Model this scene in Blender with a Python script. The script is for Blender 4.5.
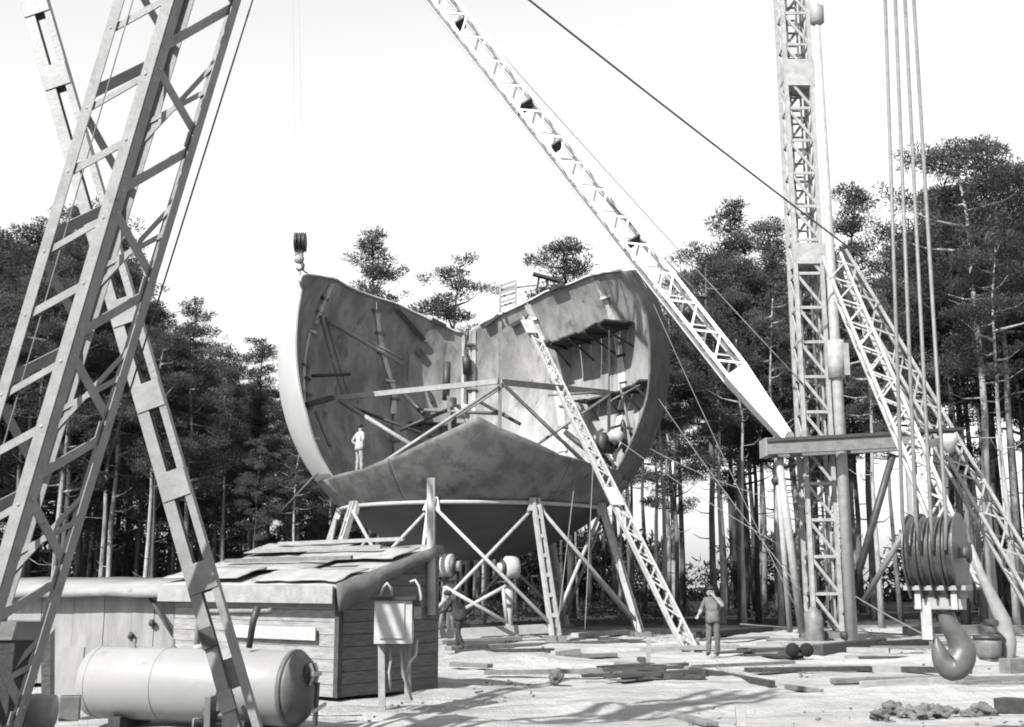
import bpy, bmesh, math, random
import numpy as np
from mathutils import Vector, Matrix, noise
random.seed(7); rng = np.random.default_rng(7)
R_ = math.radians
scn = bpy.context.scene
for o in list(bpy.data.objects): bpy.data.objects.remove(o)

# ------------------------------------------------------------------ camera, sky, sun, exposure
CAM_H, FPX, PITCH = 1.83, 1192.0, R_(10.5)
cd = bpy.data.cameras.new('camera'); cam = bpy.data.objects.new('camera', cd)
scn.collection.objects.link(cam); scn.camera = cam
cam.location = (0, 0, CAM_H); cam.rotation_euler = (R_(90)+PITCH, 0, 0)
cd.sensor_width = 36; cd.lens = FPX/1024*36; cd.clip_start = .1; cd.clip_end = 3000
SUN_AZ, SUN_EL = R_(52), R_(41)          # light travels towards +x (and +y by SUN_AZ)
SUN_STRENGTH, SKY_STRENGTH, EXPOSURE = 5.0, 0.096, 1.25
w = bpy.data.worlds.new('World'); scn.world = w; w.use_nodes = True
nt = w.node_tree; nt.nodes.clear()
sky = nt.nodes.new('ShaderNodeTexSky'); sky.sky_type = 'NISHITA'; sky.sun_disc = False
sky.sun_elevation = SUN_EL
to_sun = Vector((-math.cos(SUN_EL)*math.cos(SUN_AZ), -math.cos(SUN_EL)*math.sin(SUN_AZ), math.sin(SUN_EL)))
sky.sun_rotation = math.atan2(to_sun.x, to_sun.y)
sky.air_density = 1.7; sky.dust_density = .5; sky.ozone_density = 1.0
sep = nt.nodes.new('ShaderNodeSeparateColor')          # blue-sensitive black and white film: the sky's blue as grey
bg = nt.nodes.new('ShaderNodeBackground'); bg.inputs['Strength'].default_value = SKY_STRENGTH
out = nt.nodes.new('ShaderNodeOutputWorld')
nt.links.new(sky.outputs[0], sep.inputs[0]); nt.links.new(sep.outputs[2], bg.inputs[0]); nt.links.new(bg.outputs[0], out.inputs[0])
sd = bpy.data.lights.new('sun', 'SUN'); sd.energy = SUN_STRENGTH; sd.angle = R_(.6); sd.color = (1, .99, .975)
so = bpy.data.objects.new('sun', sd); scn.collection.objects.link(so); so.location = (-30, -10, 60)
so.rotation_euler = (-to_sun).to_track_quat('-Z', 'Y').to_euler()
scn.view_settings.view_transform = 'Standard'; scn.view_settings.look = 'None'
scn.render.engine = 'CYCLES'; scn.cycles.filter_width = 1.9      # the old lens draws softly
scn.view_settings.exposure = EXPOSURE; scn.view_settings.gamma = 1; scn.view_settings.use_curve_mapping = False

# ------------------------------------------------------------------ measuring helpers
CP, SP = math.cos(PITCH), math.sin(PITCH)
def ray(u, v):
    x = (u-512)/FPX; y = -(v-363.5)/FPX
    return Vector((x, CP-y*SP, SP+y*CP))
EYE = Vector((0, 0, CAM_H))
def W(u, v, Y):
    d = ray(u, v); return EYE+d*(Y/d.y)
def G(u, v, z=0.):
    d = ray(u, v); return EYE+d*((z-CAM_H)/d.z)

# ------------------------------------------------------------------ materials (all grey: a black and white photograph)
ALB = .44
def mat(name, a, b=None, scale=3., rough=.8, detail=6., stretch=(1, 1, 1), metal=0., bump=0., bscale=None, contrast=(.35, .65), dirt=None, per_object=0.):
    """two greys mixed by noise, optional third grey in sparse stains"""
    m = bpy.data.materials.new(name); m.use_nodes = True
    n = m.node_tree; N = n.nodes; L = n.links
    p = N['Principled BSDF']; p.inputs['Roughness'].default_value = rough; p.inputs['Metallic'].default_value = metal
    p.inputs['Specular IOR Level'].default_value = .3
    b = a*.75 if b is None else b
    a *= ALB; b *= ALB
    tc = N.new('ShaderNodeTexCoord'); mp = N.new('ShaderNodeMapping'); mp.inputs['Scale'].default_value = stretch
    L.new(tc.outputs['Object'], mp.inputs[0])
    nz = N.new('ShaderNodeTexNoise'); nz.inputs['Scale'].default_value = scale; nz.inputs['Detail'].default_value = detail; nz.inputs['Roughness'].default_value = .62
    L.new(mp.outputs[0], nz.inputs['Vector'])
    cr = N.new('ShaderNodeValToRGB'); cr.color_ramp.elements[0].position = contrast[0]; cr.color_ramp.elements[1].position = contrast[1]
    cr.color_ramp.elements[0].color = (b, b, b, 1); cr.color_ramp.elements[1].color = (a, a, a, 1)
    L.new(nz.outputs['Fac'], cr.inputs[0]); col = cr.outputs[0]
    if dirt:
        n2 = N.new('ShaderNodeTexNoise'); n2.inputs['Scale'].default_value = dirt[1]; n2.inputs['Detail'].default_value = 8
        n2.inputs['Roughness'].default_value = .7; n2.inputs['Distortion'].default_value = .6
        L.new(mp.outputs[0], n2.inputs['Vector'])
        c2 = N.new('ShaderNodeValToRGB'); c2.color_ramp.elements[0].position = dirt[2]; c2.color_ramp.elements[1].position = dirt[2]+.14
        L.new(n2.outputs['Fac'], c2.inputs[0])
        mx = N.new('ShaderNodeMix'); mx.data_type = 'RGBA'; L.new(c2.outputs[0], mx.inputs[0]); L.new(col, mx.inputs[6])
        d = dirt[0]*ALB; mx.inputs[7].default_value = (d, d, d, 1); col = mx.outputs[2]
    if per_object:
        oi = N.new('ShaderNodeObjectInfo'); mr = N.new('ShaderNodeMapRange'); mr.inputs[3].default_value = 1-per_object; mr.inputs[4].default_value = 1+per_object
        rnd = oi.outputs['Random']
        if per_object > .5:                                # many dull barks, a few pale ones
            pw = N.new('ShaderNodeMath'); pw.operation = 'POWER'; pw.inputs[1].default_value = 1.7; L.new(rnd, pw.inputs[0]); rnd = pw.outputs[0]
        L.new(rnd, mr.inputs[0])
        vm = N.new('ShaderNodeVectorMath'); vm.operation = 'SCALE'; L.new(col, vm.inputs[0]); L.new(mr.outputs[0], vm.inputs[3]); col = vm.outputs[0]
    L.new(col, p.inputs['Base Color'])
    if bump:
        n3 = N.new('ShaderNodeTexNoise'); n3.inputs['Scale'].default_value = bscale or scale*4; n3.inputs['Detail'].default_value = 6
        L.new(mp.outputs[0], n3.inputs['Vector'])
        bp = N.new('ShaderNodeBump'); bp.inputs['Strength'].default_value = bump; bp.inputs['Distance'].default_value = .05
        L.new(n3.outputs['Fac'], bp.inputs['Height']); L.new(bp.outputs[0], p.inputs['Normal'])
    return m
M = {}
M['white'] = mat('white_paint', .72, .55, 5, .5, dirt=(.32, 7, .6))
M['boom'] = mat('boom_white_paint', 1.3, 1.1, 4, .5, dirt=(.8, 6, .68))
M['mast'] = mat('mast_pale_paint', .64, .42, 4, .5, dirt=(.3, 6, .6))
M['strut'] = mat('strut_grey_paint', .5, .36, 4, .55, dirt=(.2, 6, .6))
M['steel'] = mat('grey_steel', .3, .2, 4, .5, dirt=(.12, 5, .58), bump=.1)
M['derrick'] = mat('derrick_paint', .36, .27, 5, .5, dirt=(.16, 6, .58), bump=.15)
M['ladderleg'] = mat('battened_leg_paint', .38, .27, 3, .5, dirt=(.2, 5, .58), bump=.1)
M['dark_steel'] = mat('dark_steel', .09, .05, 6, .5, bump=.1)
M['plate'] = mat('shell_plate_sunlit_tone', .7, .6, .55, .55, detail=9, dirt=(.45, .9, .64), contrast=(.3, .7), per_object=.05)  # lighter tone, sunlight on the left plate painted in
M['plate_shaded'] = mat('shell_plate_shaded_tone', .2, .12, 1.2, .6, detail=10, dirt=(.07, 1.6, .56), contrast=(.42, .58))  # darker mottled tone, shade on the outer plates painted in
M['plate_in'] = mat('shell_plate_bare_steel', .53, .3, 1.3, .5, detail=10, stretch=(1, 1, .4), dirt=(.14, 2.0, .56), contrast=(.4, .6), per_object=.1)
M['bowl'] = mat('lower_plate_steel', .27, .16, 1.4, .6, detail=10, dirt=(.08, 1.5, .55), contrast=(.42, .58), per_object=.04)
M['cap'] = mat('bottom_plate_steel', .12, .07, .6, .6, detail=8)
M['seam'] = mat('weld_seam_bright', 1.0, .7, 3, .45, dirt=(.25, 2.5, .56))
M['column'] = mat('column_paint', .62, .45, 4, .5, dirt=(.25, 6, .6))
M['rope'] = mat('wire_rope', .16, .1, 9, .5)
M['pale_rope'] = mat('pale_wire_rope', .32, .22, 9, .5)
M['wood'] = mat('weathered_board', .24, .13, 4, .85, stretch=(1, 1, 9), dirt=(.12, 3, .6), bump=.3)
M['wood_front'] = mat('pale_front_board', .52, .32, 3, .85, stretch=(1.2, 1.2, 7), dirt=(.15, 2.5, .58), bump=.3)  # paler boards for the front wall
M['wood_pale'] = mat('pale_new_timber', .5, .36, 5, .8, dirt=(.25, 4, .62), bump=.2, per_object=.12)
M['wood_dark'] = mat('dark_timber', .1, .05, 5, .85, bump=.25, per_object=.2)
M['wood_mid'] = mat('grey_timber', .3, .19, 5, .85, bump=.25, per_object=.2)
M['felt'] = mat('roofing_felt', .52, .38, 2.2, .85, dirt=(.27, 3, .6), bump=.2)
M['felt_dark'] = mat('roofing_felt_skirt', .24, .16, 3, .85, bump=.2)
M['plaster'] = mat('whitewashed_board', .52, .36, 1.6, .85, stretch=(2.5, 1, .5), dirt=(.3, 2.2, .6), bump=.1)
M['tank'] = mat('tank_pale_paint', .47, .4, 1.2, .4, dirt=(.3, 3, .6))
M['tank_end'] = mat('tank_end_grey', .2, .14, 4, .5)
M['trunk'] = mat('pine_bark', .34, .1, 3, .9, stretch=(1, 1, .25), bump=.5, bscale=14, per_object=.7)
M['skin'] = mat('skin', .42, .38, 8, .6)
M['shirt_white'] = mat('white_shirt', .6, .48, 9, .9); M['trouser_pale'] = mat('pale_trousers', .5, .36, 8, .9)
M['shirt_grey'] = mat('grey_work_shirt', .24, .15, 9, .9); M['trouser_grey'] = mat('grey_trousers', .2, .13, 8, .9)
M['cloth_dark'] = mat('dark_overalls', .06, .035, 8, .9); M['hair'] = mat('dark_hair', .03, .02, 30, .6)
M['boot'] = mat('boots', .05, .03, 10, .6)
M['stone'] = mat('earth_clod', .28, .16, 6, .95, bump=.5, per_object=.2)
M['black'] = mat('bore_shade_black', .02, .015, 5, .9)  # flat black for the shade inside the pipe ends
M['motor'] = mat('motor_white_paint', .7, .55, 5, .45, dirt=(.25, 6, .6))
M['hook'] = mat('forged_hook_steel', .2, .11, 3, .42, detail=8, dirt=(.13, 5, .57), bump=.15)
M['sheave'] = mat('sheave_greased_steel', .15, .07, 5, .4, bump=.15)

def foliage_mat():
    m = bpy.data.materials.new('pine_needles'); m.use_nodes = True
    N = m.node_tree.nodes; L = m.node_tree.links; N.clear()
    o = N.new('ShaderNodeOutputMaterial'); df = N.new('ShaderNodeBsdfDiffuse'); tr = N.new('ShaderNodeBsdfTranslucent'); mx = N.new('ShaderNodeMixShader'); mx.inputs[0].default_value = .35
    tc = N.new('ShaderNodeTexCoord'); nz = N.new('ShaderNodeTexNoise'); nz.inputs['Scale'].default_value = 1.1; nz.inputs['Detail'].default_value = 4
    L.new(tc.outputs['Object'], nz.inputs['Vector'])
    cr = N.new('ShaderNodeValToRGB'); cr.color_ramp.elements[0].position = .3; cr.color_ramp.elements[1].position = .72
    cr.color_ramp.elements[0].color = (.026,)*3+(1,); cr.color_ramp.elements[1].color = (.1,)*3+(1,)
    L.new(nz.outputs['Fac'], cr.inputs[0])
    oi = N.new('ShaderNodeObjectInfo'); mr = N.new('ShaderNodeMapRange'); mr.inputs[3].default_value = .75; mr.inputs[4].default_value = 1.25
    L.new(oi.outputs['Random'], mr.inputs[0]); vm = N.new('ShaderNodeVectorMath'); vm.operation = 'SCALE'
    L.new(cr.outputs[0], vm.inputs[0]); L.new(mr.outputs[0], vm.inputs[3])
    L.new(vm.outputs[0], df.inputs[0]); L.new(vm.outputs[0], tr.inputs[0]); L.new(df.outputs[0], mx.inputs[1]); L.new(tr.outputs[0], mx.inputs[2]); L.new(mx.outputs[0], o.inputs[0])
    return m
M['needles'] = foliage_mat()
M['pale_bark'] = mat('pale_pine_bark', .62, .3, 4, .9, stretch=(1, 1, .3), bump=.4, bscale=14)

def ground_mat():
    m = bpy.data.materials.new('sandy_ground'); m.use_nodes = True
    N = m.node_tree.nodes; L = m.node_tree.links; p = N['Principled BSDF']; p.inputs['Roughness'].default_value = .95; p.inputs['Specular IOR Level'].default_value = .1
    tc = N.new('ShaderNodeTexCoord')
    def nz(scale, stretch, detail=8, rough=.65, dist=0.):
        mp = N.new('ShaderNodeMapping'); mp.inputs['Scale'].default_value = stretch; L.new(tc.outputs['Object'], mp.inputs[0])
        n = N.new('ShaderNodeTexNoise'); n.inputs['Scale'].default_value = scale; n.inputs['Detail'].default_value = detail; n.inputs['Roughness'].default_value = rough; n.inputs['Distortion'].default_value = dist
        L.new(mp.outputs[0], n.inputs['Vector']); return n.outputs['Fac']
    def ramp(f, p0, p1, c0, c1):
        r = N.new('ShaderNodeValToRGB'); r.color_ramp.elements[0].position = p0; r.color_ramp.elements[1].position = p1
        r.color_ramp.elements[0].color = (c0,)*3+(1,); r.color_ramp.elements[1].color = (c1,)*3+(1,); L.new(f, r.inputs[0]); return r.outputs[0]
    def mix(f, a, b):
        x = N.new('ShaderNodeMix'); x.data_type = 'RGBA'; L.new(f, x.inputs[0]); L.new(a, x.inputs[6])
        if isinstance(b, float): x.inputs[7].default_value = (b, b, b, 1)
        else: L.new(b, x.inputs[7])
        return x.outputs[2]
    sand = ramp(nz(.8, (1, 1, 1)), .3, .7, .27, .37)
    c = mix(ramp(nz(.5, (.35, 2.2, 1), 9, .7, .8), .47, .62, 0, .7), sand, .18)      # darker bands and ruts
    c = mix(ramp(nz(.9, (.12, 3.2, 1), 6, .6, .5), .55, .66, 0, .55), c, .15)         # wheel ruts running across
    c = mix(ramp(nz(1.7, (1, 1, 1), 8, .75, 1.5), .54, .66, 0, .5), c, .18)           # churned patches
    c = mix(ramp(nz(5, (1, 1, 1), 6, .75), .6, .72, 0, .8), c, .1)                    # litter, chips
    c = mix(ramp(nz(26, (1, 1, 1), 4, .7), .62, .75, 0, .6), c, .09)
    # forest floor beyond the clearing
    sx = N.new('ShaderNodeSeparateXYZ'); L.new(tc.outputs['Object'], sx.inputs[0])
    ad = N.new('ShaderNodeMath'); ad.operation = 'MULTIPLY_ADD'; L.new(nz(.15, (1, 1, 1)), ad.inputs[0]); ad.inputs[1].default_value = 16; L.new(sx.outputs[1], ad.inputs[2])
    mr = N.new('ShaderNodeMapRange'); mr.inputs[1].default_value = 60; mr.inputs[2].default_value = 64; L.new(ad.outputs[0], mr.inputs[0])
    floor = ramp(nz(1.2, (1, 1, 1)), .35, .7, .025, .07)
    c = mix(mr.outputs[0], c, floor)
    mr2 = N.new('ShaderNodeMapRange'); mr2.inputs[1].default_value = 170; mr2.inputs[2].default_value = 185; L.new(ad.outputs[0], mr2.inputs[0])
    c = mix(mr2.outputs[0], c, .25)
    L.new(c, p.inputs['Base Color'])
    bp = N.new('ShaderNodeBump'); bp.inputs['Strength'].default_value = .9; bp.inputs['Distance'].default_value = .14
    L.new(nz(3.5, (1, 1, 1), 9, .7), bp.inputs['Height']); L.new(bp.outputs[0], p.inputs['Normal'])
    return m
M['ground'] = ground_mat()

# ------------------------------------------------------------------ mesh helpers
class MB:
    def __init__(s): s.v = []; s.f = []; s.sm = []
    def add(s, vs, fs, smooth=False):
        b = len(s.v); s.v += [Vector(p) for p in vs]; s.f += [tuple(b+i for i in f) for f in fs]; s.sm += [smooth]*len(fs); return s
    def box(s, c, ax, ay, az):
        """centre and three half-axis vectors"""
        c, ax, ay, az = map(Vector, (c, ax, ay, az))
        vs = [c+ax*i+ay*j+az*k for i in (-1, 1) for j in (-1, 1) for k in (-1, 1)]
        return s.add(vs, [(0, 1, 3, 2), (4, 6, 7, 5), (0, 4, 5, 1), (2, 3, 7, 6), (0, 2, 6, 4), (1, 5, 7, 3)])
    def cube(s, x0, x1, y0, y1, z0, z1):
        return s.box(((x0+x1)/2, (y0+y1)/2, (z0+z1)/2), ((x1-x0)/2, 0, 0), (0, (y1-y0)/2, 0), (0, 0, (z1-z0)/2))
    def beam(s, p, q, wd, ht, up=(0, 0, 1)):
        p, q, up = Vector(p), Vector(q), Vector(up); d = q-p
        sd_ = d.cross(up)
        if sd_.length < 1e-6: sd_ = d.cross(Vector((1, 0, 0)))
        sd_.normalize(); u = sd_.cross(d).normalized()
        return s.box((p+q)/2, d/2, sd_*wd/2, u*ht/2)
    def poly(s, pts, radii, n=8, cap=True):
        """round tube along a polyline"""
        pts = [Vector(p) for p in pts]
        if not hasattr(radii, '__len__'): radii = [radii]*len(pts)
        vs = []; fs = []; ref = None
        for i, p in enumerate(pts):
            t = (pts[min(i+1, len(pts)-1)]-pts[max(i-1, 0)]).normalized()
            if ref is None:
                ref = t.cross(Vector((0, 0, 1)))
                if ref.length < 1e-3: ref = t.cross(Vector((1, 0, 0)))
            ref = (ref-t*ref.dot(t)).normalized(); b = t.cross(ref)
            vs += [p+(ref*math.cos(a)+b*math.sin(a))*radii[i] for a in [2*math.pi*k/n for k in range(n)]]
        for i in range(len(pts)-1):
            for k in range(n): fs.append((i*n+k, i*n+(k+1) % n, (i+1)*n+(k+1) % n, (i+1)*n+k))
        s.add(vs, fs, True)
        if cap:
            b = len(s.v)-len(vs); m = len(pts)-1
            s.f += [tuple(b+k for k in range(n))[::-1], tuple(b+m*n+k for k in range(n))]; s.sm += [False, False]
        return s
    def tube(s, p, q, r0, r1=None, n=10): return s.poly([p, q], [r0, r0 if r1 is None else r1], n)
    def lathe(s, p, axis, prof, n=24):
        """profile of (distance along axis, radius) about axis from p"""
        a = Vector(axis).normalized(); return s.poly([Vector(p)+a*t for t, r in prof], [max(r, .002) for t, r in prof], n)
    def prism(s, pts, off):
        """flat outline pushed along a vector"""
        pts = [Vector(p) for p in pts]; off = Vector(off); n = len(pts)
        return s.add(pts+[p+off for p in pts], [tuple(range(n))[::-1], tuple(range(n, 2*n))]+[(i, (i+1) % n, n+(i+1) % n, n+i) for i in range(n)])
    def blob(s, c, r, sub=2, amp=.25, seed=0):
        bm = bmesh.new(); bmesh.ops.create_icosphere(bm, subdivisions=sub, radius=1)
        vs = []
        for v in bm.verts:
            k = 1+amp*noise.noise(v.co*1.6+Vector((seed*7.3, seed*3.1, 0)))*1.6
            vs.append(Vector(c)+Vector((v.co.x*r[0], v.co.y*r[1], v.co.z*r[2]))*k)
        s.add(vs, [[v.index for v in f.verts] for f in bm.faces], True); bm.free(); return s
    def build(s, name, m, parent=None, bevel=0.):
        base = Vector((0, 0, 0)); q = parent
        while q is not None: base += q.location; q = q.parent
        me = bpy.data.meshes.new(name); me.from_pydata([tuple(p-base) for p in s.v], [], s.f); me.update()
        me.polygons.foreach_set('use_smooth', s.sm)
        for mm in (m if isinstance(m, list) else [m]): me.materials.append(mm)
        bm = bmesh.new(); bm.from_mesh(me); bmesh.ops.recalc_face_normals(bm, faces=bm.faces); bm.to_mesh(me); bm.free()
        o = bpy.data.objects.new(name, me); scn.collection.objects.link(o)
        if parent: o.parent = parent
        else:                                              # origin at the base of a thing that is one mesh
            c = sum((Vector(p) for p in s.v), Vector())/len(s.v); c.z = min(p.z for p in s.v)
            me.transform(Matrix.Translation(-c)); o.location = c
        if bevel:
            b = o.modifiers.new('bevel', 'BEVEL'); b.width = bevel; b.segments = 2; b.limit_method = 'ANGLE'
        return o
def tag(o, label, cat, group=None, kind=None):
    o['label'] = label; o['category'] = cat
    if group: o['group'] = group
    if kind: o['kind'] = kind
    return o
def thing(name, label, cat, loc, group=None):
    o = bpy.data.objects.new(name, None); o.empty_display_size = .2; scn.collection.objects.link(o); o.location = loc
    return tag(o, label, cat, group)
def copy_thing(r, loc, label, rotz=None, scale=None):
    c = r.copy(); scn.collection.objects.link(c); c.location = loc; c['label'] = label
    if rotz is not None: c.rotation_euler = (0, 0, rotz)
    if scale: c.scale = scale
    for ch in r.children:
        d = ch.copy(); scn.collection.objects.link(d); d.parent = c
        for g in ch.children:
            e = g.copy(); scn.collection.objects.link(e); e.parent = d
    return c
def sag(p, q, s, n=14):
    p, q = Vector(p), Vector(q); return [p.lerp(q, t/n)-Vector((0, 0, s*4*(t/n)*(1-t/n))) for t in range(n+1)]
def rope(name, p, q, r, label, cat='cable', s=0., m='rope', group=None):
    return tag(MB().poly(sag(p, q, s), r, 6).build(name, M[m]), label, cat, group)

def lattice(parent, p0, p1, side, w0, w1, nb, m, chord=.09, lace=.05, t0=0., t1=1., style='zig', d0=None, d1=None):
    """four-chord lattice: chords and one lacing mesh per face, all children of parent"""
    p0, p1 = Vector(p0), Vector(p1); ax = (p1-p0).normalized(); sd_ = Vector(side); sd_ = (sd_-ax*sd_.dot(ax)).normalized(); dp = ax.cross(sd_).normalized()
    d0 = w0 if d0 is None else d0; d1 = w1 if d1 is None else d1
    def corner(k, t):
        sx, sy = ((-1, -1), (1, -1), (1, 1), (-1, 1))[k]; wd = w0+(w1-w0)*t; dd = d0+(d1-d0)*t
        return p0.lerp(p1, t)+sd_*sx*wd/2+dp*sy*dd/2
    for k in range(4): MB().beam(corner(k, 0), corner(k, 1), chord, chord, dp).build('chord', m, parent)
    for k in range(4):
        mb = MB(); j = (k+1) % 4; nrm = (dp if k in (0, 2) else sd_)
        for i in range(nb):
            ta, tb = t0+(t1-t0)*i/nb, t0+(t1-t0)*(i+1)/nb
            if style == 'zig':
                a, b = (k, j) if (i+k) % 2 else (j, k)
                mb.beam(corner(a, ta), corner(b, tb), lace, lace*.5, nrm)
            else:
                mb.beam(corner(k, tb), corner(j, ta), lace, lace*.5, nrm); mb.beam(corner(k, tb), corner(j, tb), lace, lace*.5, nrm)
            if style == 'xz': mb.beam(corner(k, tb), corner(j, tb), lace*.8, lace*.4, nrm)
        mb.build('lacing', m, parent)
    return corner

# ------------------------------------------------------------------ ground
def build_ground():
    xs = np.unique(np.concatenate([np.linspace(-700, -45, 12), np.linspace(-45, 45, 190), np.linspace(45, 700, 12)]))
    ys = np.unique(np.concatenate([np.linspace(-60, 6, 8), np.linspace(6, 62, 240), np.linspace(62, 1500, 20)]))
    vs = []
    for y in ys:
        for x in xs:
            f = max(0, min(1, (45-abs(x))/10))*max(0, min(1, (y-6)/6))*max(0, min(1, (62-y)/8))
            h = .13*noise.noise(Vector((x*.35, y*.35, 0)))+.07*noise.noise(Vector((x*1.1, y*1.3, 3)))+.02*noise.noise(Vector((x*3.1, y*3.1, 5)))-.05
            for cx, cy, sx, sy, hh in ((-.2, 29.5, 2.2, 1.0, .28), (3.6, 24, 1.6, .7, .14), (7.5, 21, 2.4, .6, .16), (-1.0, 16.4, 1.2, .5, .12), (10, 30, 3, .8, .2), (5, 37, 2.5, .7, .2), (1.2, 19.2, 1.4, .4, .1)):
                h += hh*math.exp(-((x-cx)/sx)**2-((y-cy)/sy)**2)*(1+.5*noise.noise(Vector((x*2, y*2, 9))))
            vs.append((x, y, h*f))
    nx = len(xs)
    fs = [(j*nx+i, j*nx+i+1, (j+1)*nx+i+1, (j+1)*nx+i) for j in range(len(ys)-1) for i in range(nx-1)]
    me = bpy.data.meshes.new('ground'); me.from_pydata(vs, [], fs); me.polygons.foreach_set('use_smooth', [True]*len(fs)); me.materials.append(M['ground'])
    o = bpy.data.objects.new('ground', me); scn.collection.objects.link(o); o['kind'] = 'structure'; o['label'] = 'pale sandy trodden ground of the building site'
build_ground()

# ------------------------------------------------------------------ the spherical vessel
SC = Vector((-1.50, 47.0, 10.5)); SR = 7.75
def sph(az, lat, r=SR):
    a, l = R_(az), R_(lat); return SC+Vector((math.sin(a)*math.cos(l), -math.cos(a)*math.cos(l), math.sin(l)))*r
def interp(x, T):
    if x <= T[0][0]: return T[0][1]
    for (a, b), (c, d) in zip(T, T[1:]):
        if x <= c: return b+(d-b)*(x-a)/(c-a)
    return T[-1][1]
def hit(u, v, far, r=SR):
    d = ray(u, v).normalized(); oc = EYE-SC; b = oc.dot(d); c = oc.dot(oc)-r*r; q = math.sqrt(max(0, b*b-c)); return EYE+d*(-b+(q if far else -q))
vessel = thing('spherical_vessel', 'huge half-built steel sphere with open front standing on slanted columns', 'storage sphere', (SC.x, SC.y, 0))
TH = .07
def shell(name, m, azL, azR, latB, latT, na, nl, label=None, th=TH, parent=None):
    """plate of the sphere between two edge functions of latitude / height functions of azimuth, with thickness"""
    outer, inner = [], []
    for j in range(nl+1):
        for i in range(na+1):
            s, t = i/na, j/nl; az = azL(0)+(azR(0)-azL(0))*s
            for _ in range(3):
                lt = latB(az)+(latT(az)-latB(az))*t; az = azL(lt)+(azR(lt)-azL(lt))*s
            outer.append(sph(az, lt)); inner.append(sph(az, lt, SR-th))
    n = na+1; tot = len(outer); fs = []
    for j in range(nl):
        for i in range(na):
            a, b, c, d = j*n+i, j*n+i+1, (j+1)*n+i+1, (j+1)*n+i
            fs += [(a, b, c, d), (tot+d, tot+c, tot+b, tot+a)]
    rim = []
    for i in range(na): rim += [(i, i+1), ]
    edges = [(i, i+1) for i in range(na)]+[(j*n+na, (j+1)*n+na) for j in range(nl)]+[(nl*n+i+1, nl*n+i) for i in range(na)]+[((j+1)*n, j*n) for j in range(nl)]
    mb = MB(); mb.add(outer+inner, fs, True); mb.add([], [], False)
    mb.f += [(b, a, tot+a, tot+b) for a, b in edges]; mb.sm += [False]*len(edges)
    o = mb.build(name, [m, M['plate_in']], parent or vessel)
    for i in range(na*nl): o.data.polygons[2*i+1].material_index = 1
    if label: o['label'] = label
    return o
K = lambda v: (lambda x: v)
E_left = lambda l: interp(l, [(-38.5, -56.8), (-33, -56.6), (-21, -54.6), (-7.5, -55.2), (3.6, -55.9), (12.5, -57.3), (16, -58.5)])
E_right = lambda l: interp(l, [(-37, 58.6), (-27, 58), (-14, 59.2), (-3, 57.7), (8.3, 56.6), (14.6, 53.3), (19.5, 49)])
T_top = lambda a: interp(a % 360, [(48, 19.2), (60, 22.5), (75, 26.5), (93.8, 31), (106, 34.9), (117, 36.7), (128, 37.4), (151, 35.1), (166, 30.2), (176, 26.6), (183, 23), (185.2, 21.3), (188.4, 21.9), (201.5, 26.5), (214.5, 30.2), (233, 31.6), (249.4, 32.9), (261, 31), (275, 28), (288, 23.4), (301.5, 15.8)])
T_bowl = lambda a: interp((a+180) % 360-180, [(-62, -38.4), (-56.8, -38.3), (-38.1, -37.2), (-21.4, -33.5), (-8, -28.4), (3, -23.7), (9.1, -26.5), (29.3, -33.2), (47.8, -35.7), (61.3, -35.9), (68, -38.4)])
RING = -48.4
seams = [E_right, K(92), lambda l: 124.5, lambda l: interp(l, [(-40, 145), (-3, 151.5), (16, 156), (33, 161)]), K(184.2), lambda l: interp(l, [(-40, 214), (0, 210), (30, 223)]), K(250), K(276), lambda l: E_left(l)+360]
for i in range(8):
    a, b = seams[i], seams[i+1]
    g = .25
    shell('shell_plate', M['plate'] if i == 7 else M['plate_shaded'], (lambda l, a=a: a(l)+g), (lambda l, b=b: b(l)-g), K(-38.4), T_top, 26, 36)  # sunlit left plate lighter, others darker: light and shade put into the colour
# lower tier: back courses between the ring and the plates, front plates rising to a point
for a0, a1 in ((68, 103), (103, 138), (138, 173), (173, 208), (208, 243), (243, 298)):
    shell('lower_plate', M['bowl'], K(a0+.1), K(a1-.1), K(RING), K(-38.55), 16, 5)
for a0, a1, lab in ((-62, -26, None), (-26, 34, None), (34, 68, None)):
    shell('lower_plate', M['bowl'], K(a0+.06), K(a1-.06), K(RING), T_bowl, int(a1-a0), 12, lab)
shell('bottom_dish', M['cap'], K(-180), K(180), K(-89), K(RING-.35), 96, 16)
# bright weld strips on the inside of the plate joints
def seam_strip(f, l0, l1, wd, r=SR-TH-.012, m='seam', th=.03):
    mb = MB(); n = 20; prev = None
    for i in range(n+1):
        l = l0+(l1-l0)*i/n; ww = wd*(.75+.5*noise.noise(Vector((l*.35, f(l), 1))))
        p = sph(f(l), l, r); e = (sph(f(l)+1, l, r)-p).normalized(); q = (SC-p).normalized()
        cur = [p-e*ww, p+e*ww, p+e*ww+q*th, p-e*ww+q*th]
        if prev: mb.add(prev+cur, [(0, 1, 5, 4), (1, 2, 6, 5), (2, 3, 7, 6), (3, 0, 4, 7)])
        prev = cur
    mb.build('weld_seam', M[m], vessel)
seam_strip(seams[2], -34, 35, .26); seam_strip(seams[3], -30, 31, .2)
seam_strip(lambda l: 182.1, -6, 22.5, .11); seam_strip(lambda l: 186, -6, 22, .08)
seam_strip(seams[5], -8, 26, .16); seam_strip(seams[6], 17, 31, .13, th=.12); seam_strip(lambda l: 251.5, -14, 14, .12)
seam_strip(lambda l: 275, 0, 12, .07)
seam_strip(lambda l: 96, -36, 20, .1)
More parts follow.
